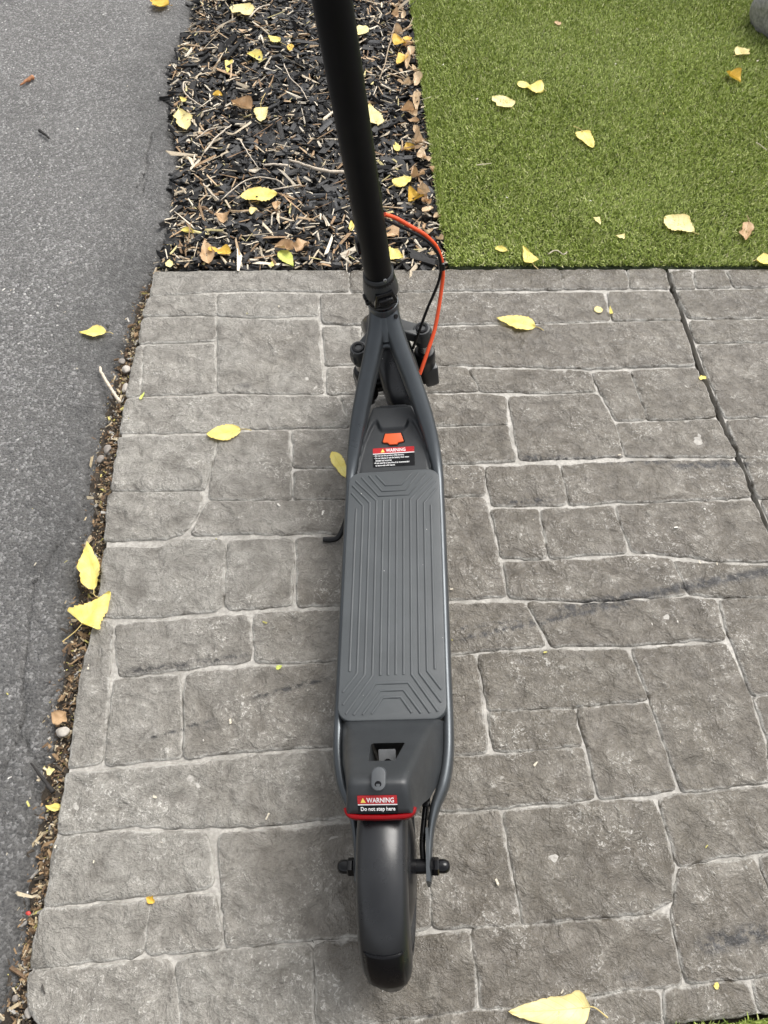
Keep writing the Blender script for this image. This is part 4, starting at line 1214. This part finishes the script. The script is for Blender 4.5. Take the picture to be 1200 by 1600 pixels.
# folding joint at the base of the stem
jt = PA('folding_joint', lathe_mesh([(.024, -.062), (.0262, -.060), (.0262, -.050), (.0250, -.048), (.0270, -.036), (.0295, -.022), (.0298, -.004), (.0288, .010), (.0262, .016), (.0252, .017)], HA, ax_d, 32), 'black')
PA('joint_shroud', lathe_mesh([(.0262, .018), (.0275, .0165), (.0290, .006), (.0325, -.020), (.0328, -.028), (.0300, -.0295), (.0262, -.0295)], HA, ax_d, 36), 'plastic', jt)
PA('latch_recess', prism_mesh([(-.022, -.030), (-.0155, -.006), (.0155, -.006), (.022, -.030)], .0, .0085, .001, 1, lambda c: SX((c[0], -.0245 - c[2] - (-.0 + (.006 + c[1]) * -.14), c[1]))), 'gloss', jt)
PA('latch_lever', box_mesh(0, 0, 0, .027, .011, .011, .003, 3, lambda c: SX((c[0], c[1] - .0355, c[2] - .021))), 'black', jt)
PA('lever_pin', lathe_mesh([(.004, -.022), (.004, .022)], S(0, -.026, -.040), exs, 12), 'gloss', jt)
PA('collar_ring', lathe_mesh([(.0265, -.060), (.0280, -.058), (.0280, -.053), (.0265, -.051)], HA, ax_d, 32), 'gloss', jt)
PA('hinge_pin', lathe_mesh([(.004, -.036), (.006, -.035), (.006, -.030), (.004, -.029)], S(0, -.004, -.030), exs, 12), 'black', jt)
PA('hinge_pin', lathe_mesh([(.004, -.034), (.006, -.033), (.006, -.028), (.004, -.027)], S(0, -.004, -.046), exs, 12), 'black', jt)
PA('screw', lathe_mesh([(.0032, 0), (.0032, .0014), (.0018, .0016), (.0015, .0004)], S(.006, -.0245, .018), tuple(-efs + ax_d * .5), 14), 'steel', stem)
# cable entry block on the stem, folding hook on the other side
PA('cable_entry', box_mesh(0, 0, 0, .010, .016, .036, .003, 2, lambda c: SX((c[0] + .0235, c[1] + .012, c[2] + .185))), 'black', stem)
PA('folding_hook', box_mesh(0, 0, 0, .012, .020, .030, .004, 2, lambda c: SX((c[0] - .0240, c[1] + .006, c[2] + .085))), 'gloss', stem)
# strip of pale dashes up the front left of the stem
dash = []
for i in range(17):
    s0 = .125 + i * .0105
    th = R_(171)
    dash.append(box_mesh(0, 0, 0, .0035, .0008, .0062, 0, 1, lambda c, s0=s0, th=th: SX((math.cos(th) * .0256 + c[0] * math.sin(th) * -1, math.sin(th) * .0256 + c[1], s0 + c[2] + c[0] * .8))))
ds = PA('dash_graphic', join_mesh(dash), 'dash', stem); ds['kind'] = 'stuff'
# bars above the picture
PA('handlebar', tube_mesh([S(-.25, -.035, stem_top - .015), S(-.14, -.010, stem_top - .012), S(-.04, .0, stem_top - .012), S(.04, .0, stem_top - .012), S(.14, -.010, stem_top - .012), S(.25, -.035, stem_top - .015)], .0125, 16, 6), 'black')
for sg in (-1, 1):
    PA('grip', tube_mesh([S(sg * .135, -.009, stem_top - .012), S(sg * .19, -.021, stem_top - .0135), S(sg * .255, -.037, stem_top - .0152)], .0165, 16, 6), 'tyre')
PA('brake_lever', tube_mesh([S(-.115, .018, stem_top - .012), S(-.16, .030, stem_top - .018), S(-.24, .014, stem_top - .024)], [.006, .006, .0045], 10, 6), 'black')
PA('display', box_mesh(0, 0, 0, .060, .090, .016, .006, 3, lambda c: SX((c[0], c[1] - .010, c[2] + stem_top + .006))), 'gloss')

# --- fork
CR = -.150   # crown height along the steering axis
crown_poly = [(-.086, -.014), (-.082, -.026), (-.066, -.031), (-.050, -.027), (-.030, -.017), (.030, -.017), (.050, -.027), (.066, -.031), (.082, -.026), (.086, -.014), (.080, -.001), (.066, .004), (.03, .022), (-.03, .022), (-.066, .004), (-.080, -.001)]
crown = PA('fork_crown', prism_mesh(crown_poly, -.014, .010, .004, 3, lambda c: SX((c[0], c[1], c[2] + CR - .020 * min(1, (abs(c[0]) / .066) ** 2)))), 'plastic')
for sg in (-1, 1):
    lx, lf = sg * .066, -.0135
    st = CR - .016
    PA('fork_clamp', lathe_mesh([(.0135, -.030), (.0172, -.028), (.0178, -.002), (.0178, .010), (.0160, .0135), (.0125, .0140)], S(lx, lf, st), ax_d, 28), 'plastic', crown)
    PA('bolt', lathe_mesh([(.0128, .010), (.0128, .0150), (.0110, .0165), (.0074, .0165), (.0070, .0100)], S(lx, lf, st), ax_d, 24), 'gloss', crown)
    PA('hex_socket', lathe_mesh([(.0068, .0085), (.0068, .0112)], S(lx, lf, st), ax_d, 6), 'black', crown)
    leg = PA('fork_leg', lathe_mesh([(.0195, -.150), (.0205, -.146), (.0205, -.082), (.0215, -.080), (.0215, -.060), (.0195, -.057), (.0165, -.056)], S(lx, lf, st), ax_d, 28), 'black')
    PA('stanchion', lathe_mesh([(.0140, -.058), (.0140, -.028)], S(lx, lf, st), ax_d, 24), 'steel', leg)
    PA('fork_boot', box_mesh(0, 0, 0, .030, .058, .062, .006, 2, lambda c, sg=sg, st=st: SX((c[0] + sg * .073, c[1] - .005, c[2] + st - .132))), 'plastic', leg)
FW = np.array(S(0, .012, (-.310)))
FW = np.array([FW[0], FW[1], .124])
tyf, treadf = wheel_meshes(FW, exs, np.cross((0, 0, 1), exs) * 1.0)
ft = PA('front_tyre', tyf, 'tyre'); t2 = PA('tread', treadf, 'tyre', ft); t2['kind'] = 'stuff'
PA('front_hub', lathe_mesh([(.020, -.055), (.022, -.034), (.055, -.030), (.080, -.024), (.086, -.021), (.086, .021), (.080, .024), (.055, .030), (.022, .034), (.020, .055)], FW, exs, 40), 'black')
fwdv = np.cross((0, 0, 1), exs); fwdv /= np.linalg.norm(fwdv)
PA('front_mudguard', guard(FW + np.array([0, 0, .002]), exs, fwdv, .1445, R_(52), R_(168), .041, end_round=True), 'guard')

# --- cables from the stem to the frame
def cab(pts, r, mat, name='cable'):
    return PA(name, tube_mesh(pts, r, 12, 8), mat)
CABLE_O = [(.024, .938, .560), (.042, .948, .543), (.063, .955, .521), (.089, .963, .493), (.108, .967, .460), (.1155, .965, .420), (.111, .955, .381), (.095, .92, .32), (.077, .89, .284), (.059, .865, .25)]
CABLE_B = [(.024, .933, .553), (.042, .943, .534), (.062, .95, .515), (.088, .958, .488), (.107, .962, .456), (.112, .96, .424), (.104, .955, .39), (.08, .945, .339), (.058, .935, .285), (.046, .935, .252)]
cab(CABLE_O, .0036, 'cable_orange'); cab(CABLE_B, .0028, 'black')
PA('cable_clip', box_mesh(.1140, .963, .424, .012, .010, .016, .003, 2), 'black')

# ================================================================== FALLEN LEAVES, TWIGS, STONES
def leaf(label, u, v, lpx, wpx, ang, colr, z=0.003, shape='ovate', curl=.12, bend=.15, fold=.1, pet=.35, seed=0, group=None, cat='leaf', name='fallen_leaf', pang=None):
    r = np.random.default_rng(seed * 13 + 5)
    a = R_(ang); ca, sa = math.cos(a), -math.sin(a)
    c = np.array(G(u, v, z)); tip = np.array(G(u + ca * lpx / 2, v + sa * lpx / 2, z)); bas = np.array(G(u - ca * lpx / 2, v - sa * lpx / 2, z))
    s1 = np.array(G(u - sa * wpx / 2, v + ca * wpx / 2, z)); s0 = np.array(G(u + sa * wpx / 2, v - ca * wpx / 2, z))
    ex = tip - bas; L = np.linalg.norm(ex); ex /= L
    ey = np.array([-ex[1], ex[0]]); W = abs((s1 - s0) @ ey); W = max(W, L * .18)
    n, m = 22, 9
    V = []; UV = []; F = []
    ser = r.uniform(-1, 1, (2, n))
    sk = r.normal(0, .05)
    for i in range(n):
        t = i / (n - 1)
        if shape == 'ovate': w = math.sin(math.pi * t ** .72) ** .85 * (1 - .25 * t)
        elif shape == 'oval': w = math.sin(math.pi * t) ** .55
        elif shape == 'heart': w = min(1, (t / .10) ** .45) * (1 - t ** 1.7) ** .75 if t > 0 else 0
        elif shape == 'tri': w = min(1, (t / .06) ** .5) * (1 - t) ** .8 if t > 0 else 0
        elif shape == 'ragged': w = math.sin(math.pi * t ** (.6 + .5 * ((seed * 37) % 10) / 10)) ** (.55 + .5 * ((seed * 53) % 10) / 10)
        elif shape == 'wing': w = (math.sin(math.pi * min(1, t / .58)) ** .7 if t < .56 else .25 + .22 * math.sin((t - .56) * 7))* (1 if t < .97 else .4)
        w = max(w, .012)
        for j in range(m):
            s = -1 + 2 * j / (m - 1)
            ww = w * (1 + (.07 * ser[0 if s < 0 else 1][i] + .05 * math.sin(i * 2.9) if abs(s) > .9 and 1 < i < n - 2 else 0))
            if shape == 'ragged': ww *= .62 + .75 * vnoise(np.array([t * 5 + seed * 3.1]), np.array([(2.0 if s > 0 else 9.0) + seed]), 3)[0]
            ww *= .86 + .28 * vnoise(np.array([t * 4 + seed * 1.7]), np.array([(3.0 if s > 0 else 7.0) + seed]), 13)[0]
            tt = t
            if shape == 'heart': tt = t - .09 * abs(s) * (1 - t) ** 3
            x = (tt - .5) * L; y = s * W / 2 * ww + sk * L * (t - .5) ** 2
            h = bend * L * (t - .45) ** 2 * 1.2 + fold * abs(s) * W / 2 * w + curl * W * (s * w) ** 2 * .5 + .13 * W * (vnoise(np.array([t * 4 + seed]), np.array([s * 2.0]), 5)[0] - .5)
            p = c + ex * x + ey * y
            V.append((p[0], p[1], z + h)); UV.append((t, (s + 1) / 2))
    for i in range(n - 1):
        for j in range(m - 1): F.append((i * m + j, (i + 1) * m + j, (i + 1) * m + j + 1, i * m + j + 1))
    zmin = min(p[2] for p in V)
    V = [(p[0] - c[0], p[1] - c[1], p[2] - zmin) for p in V]
    me = mesh_from(V, F)
    uvl = me.uv_layers.new(name='uv')
    for lp in me.loops: uvl.data[lp.index].uv = UV[lp.vertex_index]
    o = link(name, me, M['leaf_' + colr])
    o.location = (c[0], c[1], z - .0015)
    tag(o, label, cat, group)
    if pet:
        b0 = V[m // 2]; pa = r.normal(0, .5) if pang is None else R_(pang)
        d = -(ex * math.cos(pa) + ey * math.sin(pa)); d0 = -ex; Lp = L * pet
        pts = [(b0[0] + ex[0] * .002, b0[1] + ex[1] * .002, b0[2] + .0004), (b0[0] + d0[0] * Lp * .4, b0[1] + d0[1] * Lp * .4, b0[2] * .7 + .001), (b0[0] + d0[0] * Lp * .4 + d[0] * Lp * .6, b0[1] + d0[1] * Lp * .4 + d[1] * Lp * .6, b0[2] * .5 + .0015)]
        link('petiole', tube_mesh(pts, [.0009, .0008, .0012], 6, 5), M['leaf_' + ('pale' if colr in ('pale', 'bright', 'green') else colr)], o)
    return o

TZ = .011; MZ = .004; AZ = -.007
LV = [
 # label, u, v, length, width, angle of tip, colour, height, shape, curl, bend, fold, petiole
 ('amber leaf on the asphalt at the far edge of the picture', 250, 8, 28, 15, 170, 'orange', AZ, 'ragged', .3, .3, .1, .2),
 ('small yellow leaf alone on the asphalt beside the paving', 145, 519, 42, 18, 181, 'bright', AZ, 'ovate', .1, .05, .05, .30),
 ('upright yellow leaf over the gap, above the kite shaped one', 141, 884, 76, 38, 98, 'bright', .002, 'ragged', .15, .05, .08, .28),
 ('broad kite shaped yellow leaf lying across the gap and paving', 151, 950, 66, 58, 48, 'bright', .004, 'tri', .10, .10, .10, .60),
 ('dry orange brown leaf in the gap above the pale pebble', 94, 1122, 28, 22, 40, 'tan', -.008, 'ragged', .4, .3, .3, 0),
 ('tiny lemon leaf scrap in the gap beside the black stick', 79, 1204, 14, 12, 10, 'pale', -.010, 'ragged', .2, .2, .1, 0),
 ('small ragged yellow scrap in the gap below the black stick', 86, 1261, 14, 22, 70, 'bright', -.010, 'ragged', .2, .2, .1, 0),
 ('tiny curled yellow leaf on a paving joint at lower left', 235, 1406, 15, 12, 150, 'orange', .001, 'ragged', .5, .3, .4, 0),
 ('oval yellow leaf on the paving left of the scooter', 350, 676, 54, 23, 187, 'bright', .003, 'oval', .05, .10, .06, .32),
 ('narrow yellow leaf touching the left side of the deck', 532, 728, 52, 22, -60, 'bright', .003, 'ovate', .08, .08, .08, 0),
 ('large pointed yellow leaf on the paving right of the head tube', 806, 504, 62, 26, 168, 'bright', .003, 'ovate', .06, .12, .08, .24),
 ('tiny round yellow leaf on the paving near the turf', 935, 484, 13, 11, 10, 'pale', .002, 'oval', .1, .05, .05, 0),
 ('tiny thin yellow scrap beside the tiny round leaf', 955, 488, 6, 14, 0, 'bright', .002, 'ragged', .3, .1, .1, 0),
 ('tiny yellow scrap beside the contraction joint', 1098, 590, 11, 8, 20, 'bright', .002, 'ragged', .2, .1, .1, 0),
 ('tiny yellow green scrap on the paving left of the deck mat', 436, 1042, 11, 8, 30, 'green', .002, 'ovate', .2, .1, .1, 0),
 ('thin greenish sliver of leaf by the paving edge at far left', 222, 618, 14, 5, 60, 'green', .002, 'ovate', .2, .1, .1, 0),
 ('large pale yellow leaf on the paving at the near edge', 853, 1580, 118, 56, 183, 'pale', .004, 'heart', .06, .14, .10, .34),
 ('tiny yellow scrap on the paving near the near right corner', 1120, 1540, 11, 10, 70, 'bright', .002, 'ragged', .2, .1, .1, 0),
 # turf
 ('bright two lobed yellow leaf on the turf, upper of a pair', 829, 137, 42, 20, 165, 'bright', TZ, 'wing', .2, .15, .1, .12),
 ('pale cream leaf on the turf, lower of a pair', 785, 160, 34, 17, 150, 'pale', TZ, 'ragged', .2, .2, .1, .15),
 ('yellow leaf with hooked stem alone in mid turf', 918, 221, 30, 22, -55, 'bright', TZ, 'heart', .15, .15, .1, .5),
 ('small pale leaf on the turf nearest the boulder', 1160, 84, 22, 14, 20, 'pale', TZ, 'ragged', .3, .2, .2, .2),
 ('small twisted yellow leaf on the turf below the boulder', 1147, 123, 24, 13, -35, 'orange', TZ, 'ragged', .5, .2, .6, 0),
 ('large pale leaf on the turf near the paving at right', 1061, 352, 52, 24, 155, 'pale', TZ, 'ragged', .15, .2, .1, .15),
 ('tan curled leaf with upright stem on the turf at far right', 1166, 364, 30, 22, -100, 'tan', TZ, 'ragged', .3, .3, .2, .35),
 ('bright yellow leaf on the turf cut by the right frame edge', 1198, 407, 32, 17, 0, 'bright', TZ, 'oval', .1, .1, .1, .2),
 ('bright triangular leaf standing on the turf at the paving', 824, 398, 30, 22, 120, 'bright', TZ, 'tri', .1, .1, .1, .4),
 ('small bright folded leaf on the turf left of the triangular one', 783, 390, 19, 9, 170, 'bright', TZ, 'oval', .2, .1, .2, .15),
 ('tiny pale triangular leaf on the turf, centre', 935, 345, 14, 12, -60, 'pale', TZ, 'tri', .1, .1, .1, 0),
 ('tiny pale leaf on the turf nearest the tiny triangular one', 969, 369, 15, 8, 170, 'pale', TZ, 'tri', .1, .1, .1, 0),
 ('tiny tan leaf scrap on the turf at the far end', 872, 36, 9, 8, -50, 'tan', TZ, 'ragged', .1, .1, .1, 0),
 # mulch
 ('pale yellow leaf on the mulch at the far left corner', 377, 17, 36, 20, 160, 'pale', MZ, 'ragged', .2, .2, .1, .2),
 ('small yellow leaf on the mulch beyond the crescent leaf', 428, 61, 20, 13, 150, 'bright', MZ, 'ovate', .2, .2, .1, .6),
 ('crescent shaped yellow leaf on the mulch', 399, 89, 24, 14, -30, 'bright', MZ, 'oval', .4, .1, .3, 0),
 ('small pinched yellow leaf on the mulch left of the crescent leaf', 357, 106, 20, 14, -100, 'bright', MZ, 'tri', .3, .2, .2, 0),
 ('tiny yellow leaf on the mulch left of the stem', 454, 74, 11, 10, 80, 'orange', MZ, 'oval', .2, .1, .1, 0),
 ('pale spade shaped leaf with long stem on the mulch', 408, 181, 22, 24, -90, 'pale', MZ, 'heart', .1, .1, .1, 1.1),
 ('ragged pale leaf on the mulch at the asphalt edge', 286, 190, 36, 24, -70, 'pale', MZ, 'ragged', .2, .2, .2, .2),
 ('tiny curled yellow leaf on the mulch above the ragged leaf', 340, 149, 15, 7, 175, 'orange', MZ, 'oval', .4, .1, .3, 0),
 ('tiny yellow scrap in the mulch at the asphalt edge', 285, 155, 11, 9, 140, 'bright', MZ, 'tri', .2, .1, .1, 0),
 ('long wavy yellow leaf on the mulch near the pale branch', 405, 308, 58, 20, 185, 'bright', .008, 'oval', .15, .1, .1, 0),
 ('dry tan leaf on the mulch touching the orange leaf', 323, 397, 36, 20, 100, 'tan', MZ, 'ragged', .4, .3, .3, 0),
 ('amber folded leaf on the mulch by the paving at left', 343, 393, 36, 16, 170, 'orange', .009, 'wing', .3, .2, .2, 0),
 ('lime green and yellow leaf at the edge of the paving', 449, 404, 32, 20, -50, 'green', .006, 'ovate', .1, .1, .1, 0),
 ('tiny yellow scrap at the paving left of the lime leaf', 425, 412, 9, 9, 80, 'bright', MZ, 'tri', .1, .1, .1, 0),
 ('pale yellow scrap at the corner of the paving and asphalt', 265, 411, 13, 12, 90, 'pale', MZ, 'ragged', .1, .1, .1, 0),
 ('curly yellow leaf scrap in the mulch by the asphalt', 293, 362, 22, 8, 170, 'bright', MZ, 'ragged', .5, .1, .4, 0),
 ('tiny rolled yellow leaf below the long wavy leaf', 396, 330, 13, 10, 50, 'pale', MZ, 'oval', .5, .1, .4, 0),
 ('round yellow leaf on the mulch right of the stem at far end', 565, 48, 19, 18, 45, 'pale', MZ, 'oval', .1, .1, .1, .2),
 ('amber winged leaf on the mulch by the turf, farther of two', 629, 67, 28, 18, 20, 'orange', .008, 'wing', .3, .2, .3, 0),
 ('amber leaf on the mulch by the turf, nearer of two', 626, 95, 18, 15, -130, 'orange', .008, 'heart', .3, .2, .3, 0),
 ('heart shaped yellow leaf on the mulch half behind the stem', 582, 178, 32, 26, 110, 'pale', .006, 'heart', .1, .1, .15, 0),
 ('small yellow leaf on the mulch left of a small amber one', 619, 228, 16, 12, 110, 'bright', MZ, 'ovate', .2, .1, .1, 0),
 ('small amber brown leaf on the mulch right of a small yellow one', 640, 231, 19, 9, 10, 'orange', MZ, 'ragged', .4, .1, .3, 0),
 ('yellow leaf with stem on the mulch above the cables', 631, 283, 27, 17, 25, 'bright', .008, 'heart', .1, .1, .1, .5),
 ('rolled amber leaf on the mulch just above the cables', 650, 311, 26, 16, 20, 'orange', .008, 'ragged', .6, .2, .5, 0),
 ('cream leaf on the mulch beside the cable exit', 613, 364, 22, 19, 160, 'tan', .006, 'ragged', .3, .2, .2, 0),
 ('bright square yellow leaf at the paving right of the stem', 617, 401, 27, 23, -10, 'bright', .007, 'heart', .1, .1, .1, 0),
 ('sliver of yellow leaf at the left side of the stem', 549, 352, 18, 9, 90, 'bright', MZ, 'ovate', .2, .1, .1, 0),
 ('dry tan leaf on the mulch, left of a pair near the paving', 444, 388, 30, 15, 175, 'tan', .006, 'ragged', .5, .2, .4, 0),
 ('dry tan leaf on the mulch, right of a pair near the paving', 472, 386, 24, 20, 40, 'tan', .006, 'ragged', .5, .2, .4, 0),
 ('dry brown leaf on the mulch beside the long wavy leaf', 432, 321, 14, 14, 80, 'tan', .006, 'ragged', .5, .2, .4, 0),
 ('crumpled dry leaf on the mulch left of the spade shaped leaf', 378, 168, 34, 18, 160, 'tan', .004, 'ragged', .6, .3, .5, 0),
 ('upright dry brown leaf among straw by the asphalt', 349, 343, 14, 22, 90, 'tan', .004, 'ragged', .6, .3, .5, 0),
]
for i, (lb, u, v, lp, wp, an, cl, z, sh, cu_, be, fo, pe) in enumerate(LV):
    leaf(lb, u, v, lp, wp, an, cl, z, sh, cu_, be, fo, pe, seed=i + 1, group='fallen leaves')
# crumpled dry leaves drifted against the edge of the turf: nothing tells one from the next
r_ = random.Random(5)
for i in range(34):
    t = (i + r_.uniform(-.6, .6)) / 34
    v = 8 + t * 395; ue = 640 + 60 * v / 416
    dl_ = leaf('crumpled dry tan leaf in the drift along the turf edge', ue - r_.uniform(2, 30) ** 1.0, v, r_.uniform(9, 24), r_.uniform(6, 15), r_.uniform(0, 360), r_.choice(['tan', 'straw', 'straw']), r_.uniform(.002, .010),
         r_.choice(['ragged', 'ragged', 'ovate', 'oval', 'wing']), r_.uniform(.3, .9), r_.uniform(.1, .6), r_.uniform(.0, .9), 0, seed=200 + i, group='dry leaves drifted along the turf edge', name='dry_leaf')
    dl_.rotation_euler = (r_.uniform(-.5, .5), r_.uniform(-.5, .5), 0)

def twig(label, pts, r0, r1, mat, z, group='twigs', name='twig', forks=()):
    P = [(*G(u, v, z), z + dz) for (u, v, dz) in pts]
    c = np.array(P[0])
    P = [tuple(np.array(p) - c) for p in P]
    path = catmull(P, 5); n = len(path)
    rr_ = np.random.default_rng(len(label))
    path[1:-1, 2] += rr_.normal(0, .0006, n - 2); path[1:-1, :2] += rr_.normal(0, .0007, (n - 2, 2))
    V, F = sweep(path, [circ(7, (r0 + (r1 - r0) * k / (n - 1)) * rr_.uniform(.85, 1.15)) for k in range(n)])
    o = link(name, mesh_from(V, F), M[mat])
    o.location = c
    tag(o, label, 'twig', group)
    for fk in forks:
        Q = [tuple(np.array((*G(u, v, z), z + dz)) - c) for (u, v, dz) in fk]
        link('side_shoot', tube_mesh(Q, [r1 * 1.1, r1 * .7], 6, 4), M[mat], o)
    return o
twig('thick pale branch across the mulch ending behind the stem', [(452, 252, .004), (478, 262, .008), (509, 272, .010), (545, 272, .006)], .0035, .0055, 'palebark', .004)
twig('short broken pale stick left of the thick branch', [(412, 259, .002), (430, 259, .004), (450, 260, .002)], .003, .0042, 'palebark', .004)
twig('long arched grass stem above the long wavy leaf', [(345, 314, .002), (375, 292, .010), (402, 284, .014), (432, 286, .010), (445, 292, .004)], .0016, .0022, 'palebark', .004)
twig('straight straw lying behind the long wavy leaf', [(418, 300, .004), (445, 296, .006), (469, 291, .004)], .0016, .0022, 'palebark', .006)
twig('pale stick pointing up left of the grey mulch patch', [(319, 240, .002), (340, 218, .010), (362, 198, .006)], .003, .0018, 'palebark', .006)
twig('thin straw above the upward pointing stick', [(306, 218, .002), (330, 205, .008), (358, 200, .004)], .0022, .0014, 'palebark', .006)
twig('thin bleached twig slanting right in mid mulch', [(375, 220, .004), (388, 242, .006), (403, 262, .002)], .0022, .0012, 'palebark', .005)
twig('hooked pale root by the asphalt edge', [(298, 130, .002), (288, 132, .006), (288, 146, .008), (300, 158, .006), (318, 168, .002)], .0026, .0018, 'palebark', .006)
twig('forked brown twig on the mulch between stem and turf', [(617, 42, .006), (608, 76, .010), (600, 108, .008), (592, 126, .002)], .0028, .0018, 'bark', .008, forks=[[(601, 108, .006), (620, 116, .008), (642, 132, .002)], [(606, 54, .010), (622, 60, .010), (634, 66, .004)]])
twig('pale stick at the far left corner of the mulch', [(390, 28, .002), (405, 15, .006), (422, 9, .004)], .0030, .0024, 'palebark', .006)
twig('thin twig from the crescent leaf down to the right', [(444, 102, .004), (454, 124, .006), (470, 140, .004), (480, 156, .002)], .0020, .0014, 'palebark', .005)
twig('pale crooked stick near the lower left of the mulch', [(318, 288, .002), (330, 304, .006), (342, 314, .003)], .0024, .0018, 'palebark', .006)
twig('white bleached stick lying from the asphalt into the gap', [(157, 575, .003), (163, 592, .005), (173, 608, .006), (188, 630, .003)], .0032, .0042, 'palebark', -.006)
twig('black stick in the gap at lower left', [(50, 1194, .006), (66, 1214, .004), (84, 1238, .002)], .0018, .0040, 'darkbark', -.010)
twig('brown seed stalk alone on the asphalt at upper left', [(32, 134, .002), (42, 128, .004), (52, 122, .004)], .0025, .0080, 'brownbark', -.006)
twig('black bark sliver on the asphalt below the seed stalk', [(62, 205, .002), (69, 210, .003), (77, 217, .002)], .0050, .0030, 'darkbark', -.006)
twig('white curled twig on the turf near the paving', [(856, 398, .002), (868, 394, .006), (880, 399, .004), (886, 395, .003)], .0018, .0012, 'palebark', .011)
twig('thin straw on the turf left of the hooked leaf', [(744, 259, .002), (756, 258, .003), (768, 256, .002)], .0014, .0010, 'palebark', .011)
twig('thin pale straw on the turf at the right frame edge', [(1181, 223, .002), (1190, 230, .003), (1198, 236, .002)], .0014, .0010, 'palebark', .011)

def pebble(label, u, v, wpx, hpx, mat, z=-.016, name='pebble', cat='pebble', sq=.6, seed=1):
    c = G(u, v, z); x1 = G(u + wpx / 2, v, z)[0]; y1 = G(u, v - hpx / 2, z)[1]
    a, b = abs(x1 - c[0]), abs(y1 - c[1])
    bm = bmesh.new(); bmesh.ops.create_icosphere(bm, subdivisions=3, radius=1)
    rs = np.random.default_rng(seed); ph = rs.uniform(0, 6, 6)
    for v_ in bm.verts:
        p = v_.co
        k = 1 + .12 * math.sin(2.3 * p.x + ph[0]) * math.cos(2 * p.y + ph[1]) + .09 * math.sin(4 * p.z + 3 * p.x + ph[2]) + .05 * math.sin(7 * p.y + ph[3])
        v_.co = Vector((p.x * a * k, p.y * b * k, p.z * sq * min(a, b) * k))
    me = bpy.data.meshes.new('mesh'); bm.to_mesh(me); bm.free()
    me.polygons.foreach_set('use_smooth', [True] * len(me.polygons))
    o = link(name, me, M[mat]); o.location = (c[0], c[1], z); tag(o, label, cat, 'pebbles in the gap'); return o
pebble('pale angular pebble in the gap below the dry brown leaf', 98, 1143, 20, 16, 'palepebble', -.012, seed=2)
pebble('round grey white pebble in the gap beside the bleached stick', 197, 577, 13, 11, 'palepebble', -.014, seed=3)
pebble('dark grey pebble in the gap just beyond the grey white one', 190, 565, 12, 8, 'pebble', -.016, seed=4)
pebble('pinkish brown pebble in the gap left of the oval leaf', 168, 701, 11, 13, 'pebble', -.014, seed=5)
pebble('grey pebble in the gap just nearer than the pinkish one', 157, 717, 11, 11, 'pebble', -.016, seed=6)
pebble('oblong buff pebble in the near left corner', 45, 1582, 12, 18, 'palepebble', -.014, seed=7)
pebble('small grey pebble near the near left corner', 24, 1560, 10, 12, 'pebble', -.014, seed=8)
pebble('small buff pebble in the gap level with the bleached stick', 196, 606, 9, 15, 'palepebble', -.014, seed=9)
pebble('tiny red bead in the gap at lower left', 44, 1427, 8, 7, 'redberry', -.014, name='red_bead', cat='bead', seed=10)

def build_boulder():
    bm = bmesh.new(); bmesh.ops.create_icosphere(bm, subdivisions=5, radius=1)
    c = G(1178, 22, .06)
    for v in bm.verts:
        p = v.co.copy()
        d = fbm(np.array([p.x * 1.6 + p.z + 3]), np.array([p.y * 1.6 + p.z * .7 + 3]), 4, 9)[0] - .5
        e = fbm(np.array([p.x * 8 + p.z * 3 + 9]), np.array([p.y * 8 - p.z * 2 + 9]), 3, 19)[0] - .5
        k = 1 + .22 * d + .035 * e
        v.co = Vector((p.x * .27 * k, p.y * .24 * k, max(-.5, p.z) * .19 * k))
    me = bpy.data.meshes.new('mesh'); bm.to_mesh(me); bm.free()
    me.polygons.foreach_set('use_smooth', [True] * len(me.polygons))
    o = link('boulder', me, M['boulder']); o.location = (c[0] + .285, c[1] + .02, .085)
    tag(o, 'grey speckled boulder on the turf at the far right corner', 'boulder')
build_boulder()
